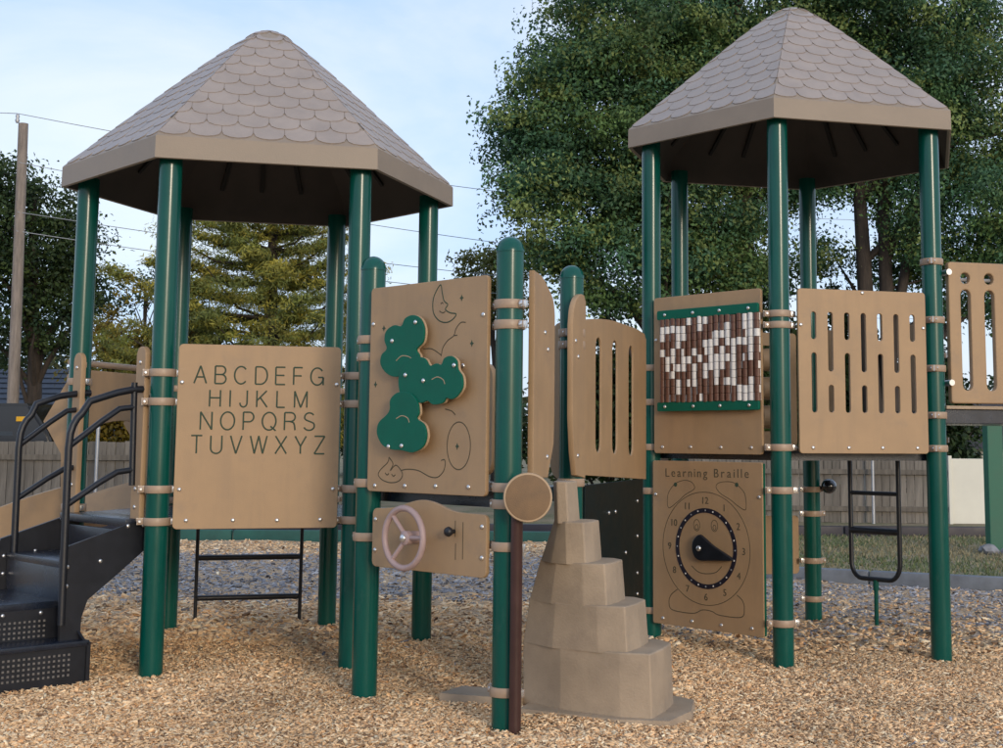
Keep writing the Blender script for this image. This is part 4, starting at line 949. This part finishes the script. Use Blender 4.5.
# hedge row behind the fences
def bush(base, rx, ry, rz, n, per, size, cols, label, group=None, rad=.18):
    root = thing('bush', base, label, 'bush', group); d = unit(rng.normal(size=(n, 3))); d[:, 2] = np.abs(d[:, 2])*1.2-.15
    Cc = np.array(base)+np.array([0, 0, rz*.35])+d*np.array([rx, ry, rz])*rng.uniform(.4, 1, (n, 1))
    P, Nn, U, S, col = foliage(Cc, rad, per, size, cols)
    bm = bmesh.new()
    for k in range(7):
        c = Cc[rng.integers(n)]; add_tube(bm, [(base[0], base[1], base[2]-.2), tuple((np.array(base)+c)/2+np.array([0, 0, .15])), tuple(c)], [.04, .025, .01], 6)
    put('stems', bm_mesh(bm), M_bark, root); put('foliage', leaf_mesh(P, Nn, U, S, col), M_leaf, root)
DK = [(.030, .055, .018), (.045, .075, .022), (.025, .05, .02)]
for k, x in enumerate((1.0, 2.6, 4.3, 6.0, 7.6)):
    bush((x, 27.6+.3*(k % 2), -.1), 1.25, .9, 3.5 if k in (2, 3) else 2.9, 240 if k in (2, 3) else 210, 70, .13, DK, ['dark bush behind the middle deck, leftmost of the row', 'dark bush behind the bead panel', 'dark bush behind the slotted panel', 'dark bush behind the loop ladder', 'dark bush above the cream fence at right'][k], 'dark bushes behind the right fence')
tree('shade_tree', (-12.2, 30.0, -.1), [(-12.4, 30, 5.6, 1.7, 1.6, 1.5), (-13.6, 30, 6.2, 1.5, 1.6, 1.6), (-11.4, 30, 4.6, 1.0, 1.3, 1.1), (-12.6, 30, 3.9, 1.6, 1.4, 1.0), (-11.5, 30, 5.9, .8, 1, .8), (-12.9, 30, 7.2, .9, 1, .7)], 330, 90, .27, .11, DK+[(.055, .085, .022)], .2, 'dark leafy tree behind the utility pole at left', shell=.3)
# pine
def pine(base, hgt, rbase, label, cols):
    root = thing('pine_tree', base, label, 'tree'); b = np.array(base); bm = bmesh.new()
    add_tube(bm, [(b[0], b[1], b[2]-.3), (b[0]+.05, b[1], b[2]+hgt*.5), (b[0], b[1], b[2]+hgt)], [.2, .12, .02], 10)
    Ps, Ns, Us, Ss, Cs = [], [], [], [], []
    z = 1.2
    while z < hgt*.98:
        t = z/hgt; R = rbase*(1-t)**.8*rng.uniform(.8, 1.1)+.15; nb = int(8-3*t)
        a0 = rng.uniform(0, 6.28)
        for k in range(nb):
            a = a0+2*math.pi*k/nb+rng.uniform(-.25, .25); Rl = R*rng.uniform(.75, 1.12); u = np.array([math.cos(a), math.sin(a), 0]); tip = b+np.array([0, 0, z])+u*Rl+np.array([0, 0, .30*Rl-.10]); s = b+np.array([0, 0, z])
            m_ = (s+tip)/2-np.array([0, 0, .10*Rl]); add_tube(bm, [tuple(s), tuple(m_), tuple(tip)], [.04, .025, .008], 5)
            nc = max(4, int(Rl*13)); tt = rng.uniform(.25, 1.02, nc); sd = np.cross(u, [0, 0, 1])
            cc = s+(tip-s)*tt[:, None]+sd*rng.normal(size=(nc, 1))*.26*Rl*(1.15-tt[:, None])*.9-np.array([0, 0, .08*Rl])*np.sin(np.pi*tt)[:, None]
            P, Nn, U, S, col = foliage(cc, .13, 62, .095, cols, droop=-.25, flat=.42)
            Ps.append(P); Ns.append(Nn); Us.append(U); Ss.append(S*rng.uniform(.8, 1.3)); Cs.append(col)
        z += rng.uniform(.34, .50)*(1.2-.5*t)
    put('trunk', bm_mesh(bm, 'trunk', 60), M_bark, root)
    put('crown', leaf_mesh(np.concatenate(Ps), np.concatenate(Ns), np.concatenate(Us), np.concatenate(Ss), np.concatenate(Cs), aspect=.22, bend=.05), M_leaf, root)
YG = [(.27, .255, .05), (.20, .225, .05), (.33, .29, .052), (.15, .18, .05), (.23, .25, .07)]
pine((-6.1, 27.0, -.1), 8.7, 4.0, 'yellow-green pine framed between the posts of the alphabet tower', YG)
bush((-9.2, 27.5, -.1), 1.25, .9, 3.3, 230, 80, .10, [(.20, .15, .02), (.15, .13, .025), (.24, .17, .025)], 'golden yellow bush left of the pine', rad=.2)
bush((-8.2, 28.5, -.1), 1.0, .8, 3.7, 170, 80, .10, [(.10, .10, .03), (.08, .09, .03), (.15, .10, .03)], 'olive green bush between the golden bush and the pine', rad=.2)
tree('small_tree', (-2.0, 38.0, -.1), [(-2.1, 38, 6.2, 1.0, 1, .7), (-1.3, 38, 6.6, .8, .8, .6), (-1.7, 38, 5.2, .8, .8, .6), (-2.6, 38, 5.7, .6, .6, .5)], 110, 60, .22, .12, [(.13, .13, .03), (.10, .12, .03)], .1, 'small yellow-green tree top showing behind the front post', limb_n=12)
tree('sparse_tree', (-12.1, 38.0, -.1), [(-12.4, 38, 5.6, .8, .7, .5), (-11.6, 38, 6.0, .7, .7, .4), (-13.2, 38, 5.2, .6, .6, .5)], 34, 26, .20, .12, DK, .06, 'thin sparse tree against the sky behind the left tower', limb_n=14)
# distant tree line
def treeline(x0, x1, y, h0, n, label):
    xs = rng.uniform(x0, x1, n); Cc = np.stack([xs, y+rng.uniform(-2, 2, n), rng.uniform(.3, 1, n)*h0*(.75+.35*np.sin(xs*.35)*np.sin(xs*.13+1))], 1)
    P, Nn, U, S, col = foliage(Cc, .75, 45, .30, DK+[(.07, .075, .03)]); tag(put('far_trees', leaf_mesh(P, Nn, U, S, col), M_leaf), label, 'trees', kind='stuff')
treeline(-34, 26, 52, 4.6, 700, 'distant mass of trees along the horizon behind the fences')

# ================================================================== LOOSE GROUND COVER
def grey_share(x, y):
    """0 = tan mulch, 1 = blue-grey mulch (a band at left, rising towards the back at right)"""
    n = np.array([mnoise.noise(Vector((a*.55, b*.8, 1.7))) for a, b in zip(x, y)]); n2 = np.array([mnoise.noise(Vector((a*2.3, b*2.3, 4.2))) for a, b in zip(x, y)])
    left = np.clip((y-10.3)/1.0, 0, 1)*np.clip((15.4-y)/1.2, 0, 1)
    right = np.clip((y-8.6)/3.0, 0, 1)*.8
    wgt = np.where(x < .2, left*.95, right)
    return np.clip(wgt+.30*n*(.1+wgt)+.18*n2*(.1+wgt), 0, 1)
def chips(n, sampler, smin, smax, name, label):
    x, y = sampler(n); keep = np.array([b < bed_back(a)-.06 for a, b in zip(x, y)]); x, y = x[keep], y[keep]; n = len(x)
    z = np.array([bed_z(a, b) for a, b in zip(x, y)])+rng.uniform(-.003, .012, n)
    az = rng.uniform(0, 2*np.pi, n); tl = rng.normal(0, .32, n); rl = rng.normal(0, .5, n)
    ln = rng.uniform(smin, smax, n)*rng.choice([.7, 1, 1.5], n, p=[.4, .45, .15]); wd = ln*rng.uniform(.25, .55, n); th = wd*rng.uniform(.2, .5, n)
    U = np.stack([np.cos(az)*np.cos(tl), np.sin(az)*np.cos(tl), np.sin(tl)], 1); Wv = np.stack([-np.sin(az), np.cos(az), np.zeros(n)], 1); Nn = np.cross(U, Wv); Wv = Wv*np.cos(rl)[:, None]+Nn*np.sin(rl)[:, None]; Nn = np.cross(U, Wv)
    C = np.stack([x, y, z], 1); a = U*ln[:, None]/2; b = Wv*wd[:, None]/2; c = Nn*th[:, None]/2; tp = rng.uniform(.5, 1, (n, 1))
    V = np.stack([C-a-b-c, C+a-b*tp-c, C+a+b*tp-c, C-a+b-c, C-a*.96-b*.8+c, C+a*.92-b*tp*.7+c, C+a*.95+b*tp*.8+c, C-a*.9+b*.75+c], 1)
    Fq = np.array([[4, 5, 6, 7], [0, 1, 5, 4], [1, 2, 6, 5], [2, 3, 7, 6], [3, 0, 4, 7]])
    lo = (np.arange(n)[:, None, None]*8+Fq[None]).reshape(-1).astype(np.int32); nf = n*5
    me = bpy.data.meshes.new(name); me.vertices.add(n*8); me.vertices.foreach_set('co', V.reshape(-1).astype(np.float32)); me.loops.add(nf*4); me.loops.foreach_set('vertex_index', lo)
    me.polygons.add(nf); me.polygons.foreach_set('loop_start', np.arange(0, nf*4, 4, dtype=np.int32)); me.polygons.foreach_set('loop_total', np.full(nf, 4, np.int32))
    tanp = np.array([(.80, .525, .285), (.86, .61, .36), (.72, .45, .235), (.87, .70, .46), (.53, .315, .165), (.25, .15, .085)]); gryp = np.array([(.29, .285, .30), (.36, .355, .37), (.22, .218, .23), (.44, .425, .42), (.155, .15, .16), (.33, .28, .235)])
    pk = rng.choice(6, n, p=[.27, .22, .2, .12, .12, .07]); w = grey_share(x, y); use = rng.uniform(0, 1, n) < w
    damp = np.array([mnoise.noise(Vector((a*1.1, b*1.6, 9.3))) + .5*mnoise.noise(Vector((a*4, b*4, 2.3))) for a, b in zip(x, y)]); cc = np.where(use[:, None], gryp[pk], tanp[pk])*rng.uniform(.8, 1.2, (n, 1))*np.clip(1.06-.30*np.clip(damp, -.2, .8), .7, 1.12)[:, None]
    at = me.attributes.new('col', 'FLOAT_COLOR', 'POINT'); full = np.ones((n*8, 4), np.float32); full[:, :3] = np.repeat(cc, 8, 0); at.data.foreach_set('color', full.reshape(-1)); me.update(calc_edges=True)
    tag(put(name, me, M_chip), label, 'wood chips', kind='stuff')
def samp(y0, y1, pw=1.0):
    def f(n):
        y = y0+(y1-y0)*rng.uniform(0, 1, n)**pw; lo = (-575/1307)*y-.5; hi = (455/1307)*y+.5
        return lo+(hi-lo)*rng.uniform(0, 1, n), y
    return f
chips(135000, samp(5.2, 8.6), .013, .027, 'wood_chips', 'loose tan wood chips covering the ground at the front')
chips(46000, samp(8.4, 16.7, 1.3), .026, .052, 'wood_chips', 'tan and blue-grey wood chips covering the ground further back')
# grass on the lawn
ng = 30000
x = rng.uniform(.6, 9.5, ng); y = rng.uniform(11.2, 19.8, ng); kp = np.array([b > bed_back(a)+.12 for a, b in zip(x, y)]); x, y = x[kp], y[kp]; n = len(x)
hh = rng.uniform(.02, .055, n); az = rng.uniform(0, 6.28, n); wv = np.stack([np.cos(az), np.sin(az), 0*az], 1)*.011; C = np.stack([x, y, np.full(n, -.118)], 1); tip = C+np.stack([rng.normal(0, .02, n), rng.normal(0, .02, n), hh], 1)
pn = np.array([mnoise.noise(Vector((a*.5, b*.5, 0))) for a, b in zip(x, y)]); gcol = np.array([(.145, .175, .075), (.115, .15, .065), (.28, .24, .14)])[np.where(pn+rng.normal(0, .2, n) > .12, 2, rng.integers(0, 2, n))]*rng.uniform(.7, 1.3, (n, 1))
tag(put('grass', quad_mesh(np.stack([C-wv, C+wv, tip+wv*.3, tip-wv*.3], 1), gcol), M_blade), 'patchy short grass on the lawn behind the grey edging', 'grass', kind='stuff')
